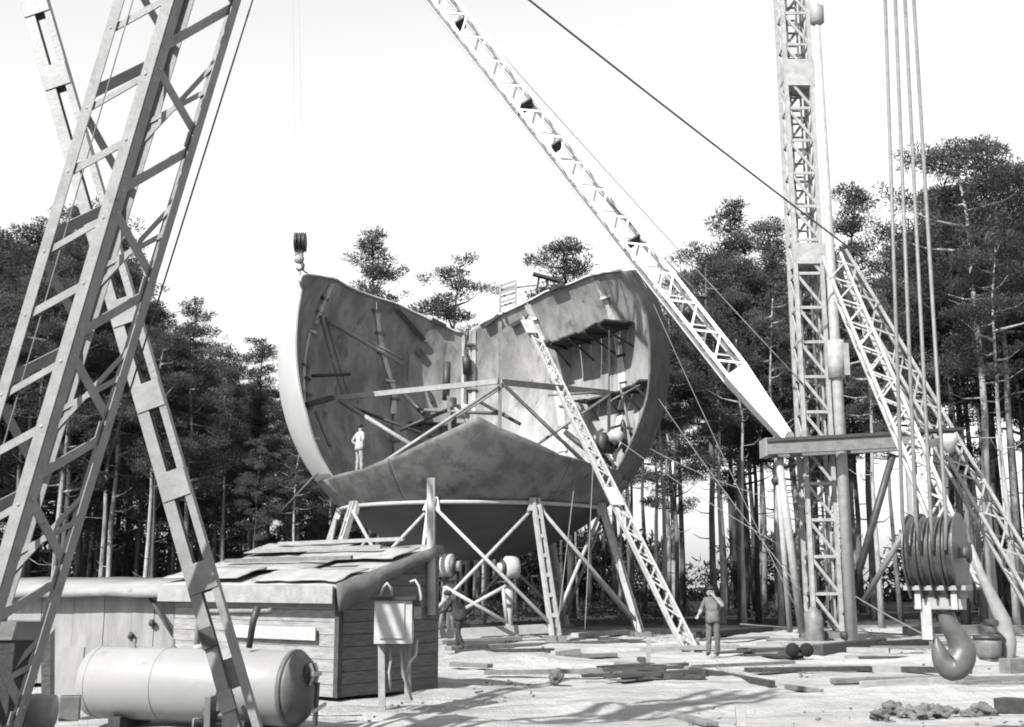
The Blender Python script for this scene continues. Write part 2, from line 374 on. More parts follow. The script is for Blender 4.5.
# stiffener edge along the top rim
mb = MB(); az = np.linspace(58, 180, 40); mb.poly([sph(a, T_top(a)-.1, SR-.1) for a in az], .05, 6); mb.build('rim_stiffener', M['seam'], vessel)
mb = MB(); az = np.linspace(186, 292, 40); mb.poly([sph(a, T_top(a)-.1, SR-.1) for a in az], .05, 6); mb.build('rim_stiffener', M['seam'], vessel)
# girth ring
mb = MB(); mb.poly([sph(a, RING, SR+.05) for a in np.linspace(0, 360, 97)], .075, 8, cap=False); mb.build('girth_ring', M['column'], vessel)
# columns on a ring of nine, cross bracing between neighbours
def colp(k):
    a = R_(26+40*k); rr = SR*math.cos(R_(RING)); top = Vector((SC.x+math.sin(a)*(rr+.16), SC.y-math.cos(a)*(rr+.16), SC.z+SR*math.sin(R_(RING))+.1))
    bot = Vector((SC.x+math.sin(a)*6.75, SC.y-math.cos(a)*6.75, .12)); return top, bot, Vector((math.cos(a), math.sin(a), 0))
for k in range(9):
    t, b, e = colp(k); nrm = (t-b).cross(e).normalized(); mb = MB()
    for s in (-1, 1):
        mb.beam(b+e*s*.135, t+e*s*.10, .1, .2, nrm)
    for i in range(1, 7):
        c = b.lerp(t, i/7); mb.box(c, e*.13, nrm*.085, (t-b).normalized()*.07)
    lg = mb.build('column', M['column'], vessel)
    cp = MB(); d = (t-b).normalized(); cp.prism([t-e*.14+d*.25, t+e*.14+d*.25, t+e*.32-d*.45, t-e*.32-d*.45], nrm*.16).build('cap_bracket', M['column'], lg)
    MB().cube(b.x-.36, b.x+.36, b.y-.36, b.y+.36, -.06, .14).build('foot_plate', M['steel'], lg)
for k in range(9):
    t0_, b0_, e0 = colp(k); t1_, b1_, e1 = colp(k+1)
    if k == 8: t1_, b1_, e1 = colp(0)
    out_ = ((t0_+t1_)/2-SC); out_.z = 0; out_.normalize()
    MB().tube(t0_.lerp(b0_, .05)+out_*.05, b1_.lerp(t1_, .06)+out_*.05, .065, n=8).build('cross_brace', M['column'], vessel)
    MB().tube(t1_.lerp(b1_, .05)-out_*.09, b0_.lerp(t0_, .06)-out_*.09, .065, n=8).build('cross_brace', M['column'], vessel)
# erection bracing inside the sphere
def bar(p, q, r, m, name='erection_brace', par=None): return MB().tube(p, q, r, n=8).build(name, M[m], par or vessel)
YM = 45.4
Ln, Mn, Rn = W(337, 398, 46.6), W(500, 381, YM), W(609, 393, 46.0)
MB().beam(Ln, Mn+Vector((.1, 0, 0)), .16, .2).build('erection_beam', M['strut'], vessel)
MB().beam(Mn-Vector((.1, 0, .02)), Rn, .16, .22).build('erection_beam', M['dark_steel'], vessel)
MB().beam(W(500, 322, YM), W(500, 440, YM), .14, .14, (0, 1, 0)).build('erection_post', M['steel'], vessel)
MB().beam(Rn+Vector((0, 0, .1)), W(609, 450, 46.0), .12, .12, (0, 1, 0)).build('erection_post', M['dark_steel'], vessel)
MB().beam(W(609, 330, 46.1), Rn, .05, .05, (0, 1, 0)).build('erection_post', M['dark_steel'], vessel)
MB().beam(W(448, 388, 46), W(450, 437, 46), .12, .12, (0, 1, 0)).build('erection_post', M['steel'], vessel)
bar(Mn+Vector((.1, -.05, -.1)), W(588, 466, 43.6), .075, 'dark_steel'); bar(Rn+Vector((0, -.05, -.1)), W(526, 452, 45.5), .06, 'steel')
bar(W(499, 386, YM-.1), W(366, 474, 43.3), .07, 'strut'); bar(W(340, 401, 46.5), W(413, 446, 44.2), .09, 'strut')
bar(W(345, 405, 46.7), W(440, 440, 46.5), .06, 'dark_steel')
bar(hit(330, 322, 1, SR-.15), W(402, 364, 51.5), .09, 'strut'); bar(hit(338, 326, 1, SR-.15), W(402, 358, 51.5), .05, 'strut')
bar(hit(320, 316, 1, SR-.2), W(343, 396, 47.2), .06, 'steel'); bar(hit(326, 318, 1, SR-.2), W(350, 398, 47.2), .06, 'steel')
bar(W(398, 388, 48.5), W(424, 414, 46.5), .1, 'dark_steel'); bar(W(424, 410, 47), W(505, 414, 47), .07, 'steel')
bar(W(505, 385, YM), W(445, 425, 46.5), .05, 'strut'); bar(W(548, 395, YM), W(608, 392, 46), .05, 'steel')
bar(W(565, 432, 45), W(590, 452, 44.5), .11, 'dark_steel'); bar(W(620, 385, 47), W(632, 440, 46.6), .05, 'steel'); bar(W(640, 385, 47), W(612, 400, 46.6), .04, 'steel')
# lugs left on the plates
for (u0, v0, u1, v1, wd) in ((396, 308, 424, 340, .2), (432, 319, 446, 326, .14), (484, 326, 499, 315, .15), (511, 326, 530, 316, .17), (550, 290, 564, 283, .18), (417, 350, 423, 355, .3), (428, 390, 432, 402, .16)):
    MB().beam(hit(u0, v0, 1, SR-.18), hit(u1, v1, 1, SR-.18), wd, .14, (0, 1, 0)).build('erection_lug', M['dark_steel'], vessel)
bar(hit(466, 356, 1, SR-.3), hit(467, 374, 1, SR-.3), .2, 'dark_steel', 'joint_clamp')
random.seed(14)
for f, l0, l1 in ((seams[2], -28, 34), (seams[3], -24, 30), (seams[4], -2, 20), (seams[5], -20, 27), (seams[6], -22, 28)):
    l = l0+random.random()*4
    while l < l1:
        p = sph(f(l)+random.uniform(-1.2, 1.2), l, SR-TH-.07); e = (sph(f(l)+1, l, SR-TH-.07)-p).normalized(); MB().beam(p-e*random.uniform(.15, .3), p+e*random.uniform(.15, .3), .12, .1).build('erection_lug', M[random.choice(('dark_steel', 'steel', 'seam'))], vessel); l += random.uniform(4, 11)
for (a_, b_, r_, m_) in (((447, 362, 50), (446, 400, 50), .16, 'dark_steel'), ((452, 398, 50), (452, 425, 50), .2, 'dark_steel'), ((463, 405, 50.5), (463, 418, 50.5), .3, 'seam'), ((312, 376, 47), (350, 374, 48), .07, 'dark_steel'), ((306, 405, 46), (332, 398, 48), .12, 'dark_steel'), ((316, 412, 45.5), (330, 446, 44.6), .07, 'steel'), ((400, 430, 46.5), (452, 408, 47), .08, 'dark_steel'), ((455, 408, 47), (474, 428, 46.5), .06, 'strut'), ((480, 402, 47.2), (520, 424, 45.8), .07, 'dark_steel')):
    bar(W(*a_), W(*b_), r_, m_)
# working platforms on the inner wall (planks on brackets): they throw their shadow on the plates
def platform(a0, a1, z, depth, label, tilt=0., m='wood_dark'):
    c = thing('work_platform', label, 'scaffold platform', sph((a0+a1)/2, 0), 'plank platforms hung inside the sphere')
    def rad(zz): return math.sqrt(max(.1, SR*SR-(zz-SC.z)**2))-.12
    def pt(a, r, zz): return Vector((SC.x+math.sin(R_(a))*r, SC.y-math.cos(R_(a))*r, zz))
    deck = MB(); n = 8
    for i in range(n):
        b0, b1 = a0+(a1-a0)*i/n, a0+(a1-a0)*(i+1)/n; z0, z1 = z+tilt*i/n, z+tilt*(i+1)/n
        j = random.uniform(-.12, .12)
        p = [pt(b0, rad(z0), z0), pt(b1+.4, rad(z1), z1), pt(b1+.4, rad(z1)-depth+j, z1), pt(b0, rad(z0)-depth+j, z0)]
        deck.prism(p, (0, 0, .07+.01*(i % 2)))
    deck.build('deck', M[m], c)
    for i in range(4):
        a = a0+(a1-a0)*(i+.5)/4; zz = z+tilt*(i+.5)/4-.012
        b = MB(); b.beam(pt(a, rad(zz), zz-.05), pt(a, rad(zz)-depth, zz-.05), .09, .09); b.beam(pt(a, rad(zz)-depth*.95, zz-.1), pt(a, rad(zz-.8)+.06, zz-.8), .07, .07)
        b.build('bracket', M['dark_steel'], c)
    return c
platform(152, 112, 12.35, 1.5, 'long dark plank platform high on the sunlit inner wall of the sphere', .45)
platform(140, 98, 9.75, .9, 'lower narrow plank platform on the inner right wall of the sphere', .25)
platform(176, 205, 9.0, .5, 'plank platform beneath the joint at the back of the sphere')
# lower right gear inside the bowl
c = thing('gear_pile', 'dark welding gear and timbers heaped in the lower right of the open sphere', 'equipment', W(612, 450, 46))
mb = MB()
for i in range(16):
    u, v = 596+random.random()*34, 425+random.random()*38; p = W(u, v, 45.6+random.random()*1.2)
    MB().beam(p, p+Vector((random.uniform(-.5, .5), random.uniform(-.3, .3), random.uniform(-.6, .6))), .1, .1).build('loose_timber', M['wood_dark'], c)
for p_, d_, pr_ in ((W(602, 440, 45.6), (0, 0, -1), [(-.3, .05), (-.28, .2), (.5, .2), (.52, .05)]), (W(624, 432, 46.2), (.1, 0, -1), [(-.5, .04), (-.35, .11), (1.1, .11), (1.12, .04)]), (W(613, 447, 46.2), (.3, 0, 1), [(-.3, .05), (-.28, .2), (.3, .2), (.32, .05)])):
    MB().lathe(p_, d_, pr_, 12).build('gas_bottle', M['dark_steel'], c)
MB().blob(W(615, 437, 45.8), (.34, .3, .26), 2, .3, 5).build('pale_bundle', M['white'], c)
MB().prism([W(614, 462, 44.9), W(627, 459, 45.2), W(620, 471, 44.6)], (0, .1, .02)).build('canvas', M['strut'], c)
# scaffold frame on the back rim and timber beside it
fr = thing('scaffold_frame', 'small white scaffold frame standing on the back rim of the sphere', 'scaffold', W(510, 309, 53.4))
mb = MB(); a = [W(500, 311, 53.4), W(516, 306, 53.4)]; h = Vector((0, 0, 1.25)); dpt = Vector((0, .8, 0))
for p in a:
    for q in (p, p+dpt): MB().beam(q, q+h, .1, .1).build('upright', M['strut'], fr)
for z in (.4, .85, 1.2):
    for p, q in ((a[0], a[1]), (a[0]+dpt, a[1]+dpt), (a[0], a[0]+dpt), (a[1], a[1]+dpt)): mb.beam(p+Vector((0, 0, z)), q+Vector((0, 0, z)), .07, .09)
mb.build('rail', M['strut'], fr)
MB().beam(W(498, 290, 53.8), W(536, 285, 54.2), .12, .06).build('top_rail', M['strut'], fr)
t = thing('timber_trestle', 'dark little trestle of timbers on the back rim right of the scaffold frame', 'trestle', W(545, 287, 53.9))
mb = MB(); mb.beam(W(533, 274, 53.8), W(562, 282, 54), .35, .12); mb.build('trestle_top', M['wood_dark'], t)
for u in (539, 548, 555): MB().beam(W(u, 277, 53.9), W(u-2, 290, 53.9), .1, .1).build('leg', M['wood_dark'], t)

# ------------------------------------------------------------------ access ladder into the sphere
l0, l1 = G(690, 650), W(526, 318, 50.2)
lad = thing('lattice_ladder', 'pale narrow lattice ladder leaning from the ground over the sphere edge', 'ladder', l0)
lattice(lad, l0, l1, (1, 0, 0), (.36), .30, 34, M['mast'], .075, .05, d0=.16, d1=.14)
cc = l0.lerp(l1, .36); ax = (l1-l0).normalized(); sdv = Vector((1, 0, 0))
MB().box(cc-Vector((.05, .3, 0)), sdv*.2, ax*.5, ax.cross(sdv).normalized()*.02).build('joint_plate', M['white'], lad)
MB().box(l0.lerp(l1, .955)+Vector((-.1, -.3, 0)), sdv*.22, ax*.6, ax.cross(sdv).normalized()*.02).build('joint_plate', M['mast'], lad)

# ------------------------------------------------------------------ right-hand derrick: lattice mast, pole, boom, beam, struts
MY = 40.9
mb0, mt = G(825, 640), W(781, -190, MY)
mast = thing('lattice_mast', 'tall white lattice mast of the crane rising beyond the top of the photo', 'mast', mb0)
lattice(mast, mb0+Vector((0, 0, .3)), mt, (1, 0, 0), .92, .92, 25, M['mast'], .14, .1, style='one')
axm = (mt-mb0).normalized()
for (u, v, h) in ((807, 257, .38), (797, 78, .5), (816, 446, .12)):
    c = W(u, v, MY); MB().box(c, (.52, 0, 0), (0, .52, 0), axm*h).build('splice_plate', M['mast'], mast)
mb = MB()
for i in range(60):
    c = (mb0+axm*.6).lerp(mt, i/60); mb.beam(c+Vector((-.18, .1, 0)), c+Vector((.18, .1, 0)), .06, .06)
for s in (-.18, .18): mb.beam(mb0+Vector((s, .1, .4)), mt+Vector((s, .1, 0)), .06, .06)
mb.build('climbing_ladder', M['steel'], mast)
MB().cube(mb0.x-.7, mb0.x+.7, mb0.y-.7, mb0.y+.7, -.05, .28).build('base_block', M['steel'], mast)
p0, p1 = G(852, 642), W(817, 20, 40.3)
pole = thing('guy_pole', 'tall pale tapered pole standing close to the right of the lattice mast', 'pole', p0)
MB().poly([p0, p0.lerp(p1, .5), p1], [.2, .175, .1], 14).build('shaft', M['column'], pole)
c0, c1 = p0.lerp(p1, .395), p0.lerp(p1, .455); MB().tube(c0, c1, .29, n=14).build('sleeve', M['mast'], pole)
MB().box(c0.lerp(c1, .5)+Vector((.3, -.05, 0)), (.1, 0, 0), (0, .14, 0), (c1-c0)*.42).build('sleeve_box', M['strut'], pole)
MB().lathe(p1, (0, 0, 1), [(-.2, .12), (-.1, .26), (.5, .26), (.6, .1)], 12).build('head_block', M['strut'], pole)
for i in range(6): pass
# horizontal spreader beam
bl, br = W(763, 449, 40.0), W(909, 441, 39.2)
sp = thing('spreader_beam', 'horizontal double channel beam carried across the mast below the boom foot', 'beam', Vector((10, 40, 0)))
for dy, wd in ((-.66, .08), (.55, .08)):
    for dz, hh, m in ((.21, .1, 'dark_steel'), (0, .34, 'steel'), (-.21, .1, 'steel')):
        MB().beam(bl+Vector((0, dy, dz)), br+Vector((0, dy, dz)), wd+(.16 if dz else 0), hh).build('flange' if dz else 'web', M[m], sp)
MB().box(bl+Vector((.1, 0, .02)), (.12, 0, 0), (0, .5, 0), (0, 0, .3)).build('end_plate', M['strut'], sp)
MB().beam(W(895, 433, 39.2), W(958, 430, 39.6), .8, .1).build('walkway', M['wood_dark'], sp)
MB().beam(W(905, 446, 39), W(955, 440, 39.4), .1, .26).build('walkway_beam', M['steel'], sp)
for (a_, b_, r, m) in (((893, 454, 38.9), (846, 616, 40.2), .12, 'dark_steel'), ((911, 520, 38.4), (862, 604, 40), .1, 'steel'), ((779, 460, 39.6), (802, 632, 40.3), .13, 'mast'), ((777, 462, 40.5), (790, 632, 41.0), .1, 'mast')):
    MB().tube(W(*a_), W(*b_), r).build('diagonal_brace', M[m], sp)
MB().beam(W(906, 432, 38.9), W(911, 525, 38.4), .14, .14, (0, 1, 0)).build('hanger', M['strut'], sp)
MB().lathe(W(948, 434, 38.9), (0, 0, -1), [(0, .1), (.02, .3), (.3, .28), (.62, .1), (.64, .02)], 14).build('lamp_bucket', M['white'], sp)
MB().blob(W(776, 480, 39.8), (.16, .15, .18), 2, .3, 3).build('winch_hub', M['dark_steel'], sp)
# boom
bf, bt = W(788, 440, 40), W(293, -188, 46.6)
boom = thing('crane_boom', 'long white lattice boom slanting up to the left over the sphere', 'boom', bf)
axb = (bt-bf).normalized(); sdb = Vector((axb.z, 0, -axb.x)).normalized()
f1 = bf.lerp(bt, .085)
lattice(boom, f1, bt, sdb, .74, .74, 46, M['boom'], .12, .07, d0=.74)
dpb = axb.cross(sdb).normalized()
for s in (-1, 1):
    MB().prism([bf-sdb*.16+dpb*s*.3, bf+sdb*.16+dpb*s*.3, f1+sdb*.43+dpb*s*.39, f1-sdb*.43+dpb*s*.39], dpb*s*.04).build('tapered_foot_plate', M['boom'], boom)
for (sx) in (-1, 1):
    MB().prism([bf+sdb*sx*.16-dpb*.3, bf+sdb*sx*.16+dpb*.3, f1+sdb*sx*.41+dpb*.38, f1+sdb*sx*.41-dpb*.38], sdb*sx*.03).build('foot_side_plate', M['boom'], boom)
for (u, v) in ((632, 241), (525, 107), (460, 22), (557, 146)):
    best = min((abs((lambda p: 512+FPX*p.x/(p.y*CP+(p.z-CAM_H)*SP))(bf.lerp(bt, k/400))-u), k/400) for k in range(401))[1]
    c = bf.lerp(bt, best); k = .55 if v in (241, 107) else .22
    MB().box(c, sdb*.33*(1 if k > .3 else .6), dpb*.33, axb*.03).build('diaphragm', M['dark_steel'], boom)  # shade inside the boom put into the plates' dark colour
MB().tube(bf-dpb*.6, bf+dpb*.6, .14).build('hinge_pin', M['steel'], boom)
MB().lathe(bt-dpb*.3, dpb, [(0, .1), (.02, .5), (.25, .5), (.3, .42), (.35, .5), (.58, .5), (.6, .1)], 20).build('head_sheave', M['steel'], boom)
# back struts
s1t, s1b = W(836, 255, MY), G(1062, 640)
st1 = thing('back_strut', 'lattice strut falling from the mast to the ground beyond the right edge', 'strut', s1b)
lattice(st1, s1b, s1t, (1, 0, .6), .75, .6, 21, M['mast'], .11, .065, d0=.7, d1=.5)
s2t, s2b = W(832, 262, 40.6), G(993, 662)+Vector((0, 0, .62))
st2 = thing('front_strut', 'lattice strut coming forward from the mast to a rounded cup foot beside the big hook', 'strut', G(993, 662))
e2 = s2t.lerp(s2b, .93)
lattice(st2, s2b.lerp(s2t, .1), s2t, (1, 0, .4), .50, .62, 23, M['column'], .10, .06)
axs = (s2t-s2b).normalized()
gb = G(993, 662)
P = [W(*q, gb.y+.25) for q in ((970, 545), (980, 572), (992, 597), (1003, 620), (1008, 642), (1007, 664))]
MB().poly(P, [.07, .1, .14, .18, .2, .18], 16).build('curved_shoe', M['strut'], st2)
cb = Vector((gb.x-.09, gb.y, .02))
MB().lathe(cb, (0, 0, 1), [(0, .05), (.01, .16), (.08, .25), (.22, .30), (.42, .32), (.56, .31), (.57, .2)], 24).build('foot_cup', M['steel'], st2)
MB().lathe(cb, (0, 0, 1), [(.5, .2), (.51, .335), (.6, .335), (.61, .15), (.7, .1)], 24).build('collar', M['dark_steel'], st2)
MB().lathe(cb, (0, 0, 1), [(-.1, .3), (.06, .3), (.07, .1)], 20).build('foot_pan', M['dark_steel'], st2)
MB().tube(cb+Vector((.1, -.3, .9)), cb+Vector((.1, .3, .9)), .09, n=12).build('hinge_pin', M['dark_steel'], st2)

# hoist block above the sphere
hb = W(299.5, 246, 46.6)
blk = thing('hoist_block', 'small dark pulley block hanging just above the left top of the sphere', 'pulley block', hb-Vector((0, 0, .8)))
mb = MB()
for dx in (-.19, -.02, .14): mb.lathe(hb+Vector((dx, 0, .15)), (1, 0, 0), [(0, .1), (.01, .42), (.04, .36), (.07, .36), (.1, .42), (.11, .1)], 18)
mb.build('sheave', M['dark_steel'], blk)
MB().cube(hb.x-.16, hb.x+.16, hb.y-.12, hb.y+.12, hb.z-.45, hb.z-.15).build('crosshead', M['steel'], blk)
MB().blob(hb+Vector((0, 0, -.55)), (.22, .2, .2), 2, 0).build('swivel', M['mast'], blk)
hx = hb+Vector((.05, 0, -.65)); MB().poly([hx, hx+Vector((.12, 0, -.14)), hx+Vector((.1, 0, -.3)), hx+Vector((-.06, 0, -.36)), hx+Vector((-.16, 0, -.26))], [.07, .08, .09, .07, .02], 8).build('hook', M['dark_steel'], blk)
rope('lifting_sling', hx+Vector((.03, 0, -.3)), sph(-78, 25.2), .025, 'pair of slings from the small pulley block to the sphere rim, left leg', 'sling', group='slings under the hoist block')
rope('lifting_sling', hx+Vector((.03, 0, -.3)), sph(-98, 29.5), .03, 'darker right-hand sling from the small pulley block to the sphere rim', 'sling', group='slings under the hoist block')
for i, dx in enumerate((-.16, .17)):
    rope('hoist_line', hb+Vector((dx, 0, .4)), bt+Vector((dx*.6, 0, -.3)), .004, 'thin pale hoist line above the small pulley block, '+('left fall' if i == 0 else 'right fall'), 'hoist rope', m='pale_rope', group='hoist lines from boom to block')

# ropes and guys
rope('guy_cable', W(440, -71, 30), W(935, 312, 41.5), .032, 'long dark guy cable crossing the sky from top centre down to the mast', 'cable', .12)
rope('pendant_rope', bt.lerp(bf, .02)+dpb*.3, W(803, 384, 40.3), .022, 'rope running down along the boom to the mast', 'cable', .25, 'steel')
rope('boom_edge_rope', W(599, 192, 42.4), W(697, 292, 41), .03, 'short dark rope along the upper edge of the boom near the sphere', 'cable', .0)
rope('guy_cable', sph(60, 24, SR+.05), W(800, 616, 39.5), .014, 'guy from the top right rim of the sphere down towards the mast foot', 'cable', .2, 'pale_rope')
rope('guy_cable', sph(64, -13, SR+.05), W(801, 590, 39.2), .014, 'guy from the right edge of the open sphere to the mast foot', 'cable', .15, 'pale_rope')
rope('guy_cable', W(602, 428, 43.5), W(780, 545, 39.8), .014, 'lower guy from inside the sphere bowl to the left mast brace', 'cable', .15, 'pale_rope')
rope('guy_cable', sph(66, -27, SR+.05), W(805, 507, 40.2), .014, 'nearly level guy between sphere right edge and mast', 'cable', .25, 'pale_rope')
rope('guy_cable', sph(-66, -36, SR+.05), G(206, 590, 1.0), .035, 'pale guy rope from the left of the sphere down behind the low hut', 'cable', .05, 'pale_rope')
rope('guy_cable', W(845, 590, 40), W(935, 640, 36), .022, 'short guy sloping from the pole foot towards the big hook', 'cable', .05, 'pale_rope')
rope('hanging_rope', W(577, 462, 42.6), W(556, 640, 40.5), .018, 'thin rope hanging from the sphere lip, left of two', 'rope', 0, 'pale_rope', group='ropes hanging from the sphere lip')
rope('hanging_rope', W(593, 467, 42.4), W(585, 630, 41.2), .018, 'thin rope hanging from the sphere lip near the lattice ladder', 'rope', 0, 'pale_rope', group='ropes hanging from the sphere lip')
rope('telephone_wire', W(740, 624, 44), W(1100, 640, 46), .02, 'thin low wire stretched across the right side in front of the trees', 'wire', .1, 'pale_rope')

# ------------------------------------------------------------------ big hook block, hung from four ropes in front
HY = 14.0; PXM = HY/FPX*1.0
def Hk(u, v, dy=0.): return W(u, v, HY+dy)
big = thing('hook_block', 'large four-sheave hook block hanging low at the right foreground', 'hook block', Hk(948, 678))
axh = Vector((.848, -.53, 0)).normalized(); ctr = Hk(936, 553); prp = Vector((.53, .848, 0)).normalized(); SPC = .135
for i in range(4):
    o = -1.5*SPC+i*SPC
    MB().lathe(ctr+axh*(o-.06), axh, [(0, .06), (.002, .425), (.03, .425), (.045, .40), (.06, .385), (.075, .40), (.09, .425), (.112, .425), (.114, .06)], 40).build('sheave', M['sheave'], big)
for i in range(5):
    o = -2*SPC-.012+i*SPC; pts = []
    for a in np.linspace(-30, 210, 26): pts.append(ctr+axh*o+prp*math.cos(R_(a))*.46+Vector((0, 0, math.sin(R_(a))*.46)))
    pts += [ctr+axh*o-prp*.2+Vector((0, 0, -.52)), ctr+axh*o+prp*.2+Vector((0, 0, -.52))]
    MB().prism(pts, axh*.022).build('cheek_plate', M['sheave'] if i in (0, 4) else M['dark_steel'], big, .004)
MB().tube(ctr-axh*.38, ctr+axh*.38, .06, n=12).build('axle', M['steel'], big)
MB().lathe(ctr+axh*.35, axh, [(0, .02), (.001, .12), (.03, .12), (.04, .03)], 8).build('axle_nut', M['dark_steel'], big)
ce = Hk(938, 588); MB().box(ce, axh*.345, prp*.2, (0, 0, .028)).build('yoke_plate', M['strut'], big, .006)
cx = Hk(940, 602); MB().box(cx, axh*.27, prp*.11, (0, 0, .085)).build('crosshead', M['strut'], big, .012)
for s in (-.2, .2):
    MB().box(ce+axh*s+Vector((0, 0, -.12)), axh*.035, prp*.15, (0, 0, .12)).build('strap', M['mast'], big, .004)
MB().box(Hk(927, 621), axh*.06, prp*.03, (0, 0, .21)).build('keeper_strap', M['mast'], big, .004)
hp = [(946, 600, 6.5), (946, 614, 7), (950, 626, 8), (957, 637, 9.5), (962, 649, 11.5), (959, 661, 12.8), (951, 667, 12), (943, 661, 9), (939, 651, 6.5), (937, 643, 4), (936.5, 637, 1.5)]
P = []; rr = []
for i in range(len(hp)-1):                     # smooth path
    for k in range(4):
        t_ = k/4; q0, q1, q2, q3 = hp[max(i-1, 0)], hp[i], hp[i+1], hp[min(i+2, len(hp)-1)]
        c_ = [.5*((2*q1[j])+(-q0[j]+q2[j])*t_+(2*q0[j]-5*q1[j]+4*q2[j]-q3[j])*t_*t_+(-q0[j]+3*q1[j]-3*q2[j]+q3[j])*t_**3) for j in range(3)]
        P.append(Hk(c_[0], c_[1])); rr.append(c_[2]*1.12*HY/FPX)
P.append(Hk(936.5, 636)); rr.append(.008)
MB().poly(P, rr, 20).build('hook', M['hook'], big)
MB().lathe(Hk(946, 609), (0, 0, -1), [(-.03, .05), (-.028, .13), (.03, .13), (.032, .05)], 16).build('hook_nut', M['dark_steel'], big)
for i, (ut, ub) in enumerate(((885, 905.5), (895.5, 919), (905, 934), (913.5, 951))):
    top = W(ut-4.2-1.2*i, -130, HY+.3); bot = ctr+axh*(-1.5*SPC+SPC*i)+Vector((0, 0, .0))-prp*.44
    d_ = W(ub-(5 if i == 3 else 3), 520, HY-.45)
    o = MB().poly([top, d_, Vector((bot.x, bot.y, ctr.z+.02))], .022, 8).build('hoist_rope', M['pale_rope'])
    tag(o, ('leftmost', 'second from left', 'third from left', 'rightmost')[i]+' of the four hoist ropes reeved into the big hook block', 'hoist rope', 'four ropes of the big hook block')

# ------------------------------------------------------------------ foreground derrick truss (left)
def to_ground(p, q, z=.06): return q+(p-q)*((q.z-z)/(q.z-p.z))
def chordline(uv0, uv1, Y):
    a, b = W(*uv0, Y), W(*uv1, Y); top = a+(a-b)*.55; return to_ground(b, a), top
Bb, Bt = chordline((174, 0), (44, 440), 11.2); Ab, At = chordline((114, 0), (-17, 440), 11.5); Cb, Ct = chordline((241, 0), (108, 440), 12.15)
Db, Dt = Ab+Cb-Bb, At+Ct-Bt
der = thing('derrick_truss', 'big riveted lattice truss leaning right across the left foreground', 'derrick truss', (Bb+Db)/2)
def angle_bar(p, q, e1, e2, wd, th, m, name='chord'):
    mb = MB(); d = (q-p); e1 = (e1-d.normalized()*e1.dot(d.normalized())).normalized(); e2 = (e2-d.normalized()*e2.dot(d.normalized())).normalized()
    mb.box((p+q)/2+e1*wd/2, d/2, e1*wd/2, e2*th/2); mb.box((p+q)/2+e2*(wd/2+th/2+.001), d/2, e2*(wd/2-.001), e1*th/2)
    return mb.build(name, m, der, .004)
ch = {'A': (Ab, At), 'B': (Bb, Bt), 'C': (Cb, Ct), 'D': (Db, Dt)}
for k, (n1, n2) in {'A': 'BD', 'B': 'AC', 'C': 'BD', 'D': 'AC'}.items():
    p, q = ch[k]; angle_bar(p, q, ch[n1][0]-p, ch[n2][0]-p, .145, .016, M['derrick'])
Lz = (Bt-Bb).length
def at_v(k, v):
    p, q = ch[k]; lo, hi = 0., 1.
    for _ in range(40):
        m_ = (lo+hi)/2; r = p.lerp(q, m_)-EYE; vv = 363.5-FPX*(r.z*CP-r.y*SP)/(r.y*CP+r.z*SP)
        if vv > v: lo = m_
        else: hi = m_
    return p.lerp(q, lo)
def flat(k1, v1, k2, v2, wd=.10, m='derrick', off=.02):
    a, b = at_v(k1, v1), at_v(k2, v2); n = (ch[k1][1]-ch[k1][0]).cross(ch[k2][0]-ch[k1][0]).normalized()
    cen = (Bb+Db)/2; mid = (a+b)/2; axp = (Bt-Bb).normalized(); rad_ = mid-cen; rad_ -= axp*rad_.dot(axp)
    if n.dot(rad_) < 0: n = -n
    d = (b-a).normalized(); a2, b2 = a-n*off+d*.05, b-n*off-d*.05
    o = MB().beam(a2, b2, wd, .014, n).build('lacing_bar', M[m], der)
    for c in (a+d*.09, b-d*.09):
        MB().lathe(c, n, [(-.02, .01), (-.019, .022), (.012, .02), (.018, .004)], 8).build('rivet', M['strut'], o)
for i in range(-4, 6):
    s = 143.5*i+50                                    # node rhythm measured along the truss
    flat('B', s, 'C', s-46); flat('B', s+12, 'C', s+88)
    flat('A', s-18, 'B', s-66 if False else s-58, .085); flat('B', s+20, 'A', s+120 if False else s+62, .07)
    flat('A', s+45, 'D', s+5, .12); flat('A', s+60, 'D', s+140, .10)
    flat('D', s+75, 'C', s+38, .06); flat('C', s+5, 'D', s+98, .06)
for i in range(-4, 6):
    for k_, v_, o_ in (('B', 143.5*i+56, 'C'), ('C', 143.5*i+146, 'B')):
        g_ = at_v(k_, v_); n_ = (ch['B'][1]-ch['B'][0]).cross(ch['C'][0]-ch['B'][0]).normalized(); n_ = n_ if n_.y < 0 else -n_
        e_ = (ch[o_][0]-ch[k_][0]).normalized(); ax_ = (ch['B'][1]-ch['B'][0]).normalized(); e_ = (e_-ax_*e_.dot(ax_)).normalized()
        MB().box(g_+e_*.115-n_*.03, e_*.085, ax_*.085, n_*.006).build('gusset', M['derrick'], der)
for k, (p, q) in ch.items():
    MB().cube(p.x-.22, p.x+.22, p.y-.22, p.y+.22, -.08, .07).build('shoe', M['steel'], der)
rope('stay_rope', W(134, -4, 11.4), W(-30, 560, 11.5), .007, 'thin slack rope hanging down inside the big foreground truss', 'rope', 0, 'pale_rope')
rope('stay_rope', W(262, -30, 12.4), W(105, 470, 12.4), .010, 'dark rope running tight along the right edge of the foreground truss', 'rope', 0, 'dark_steel')
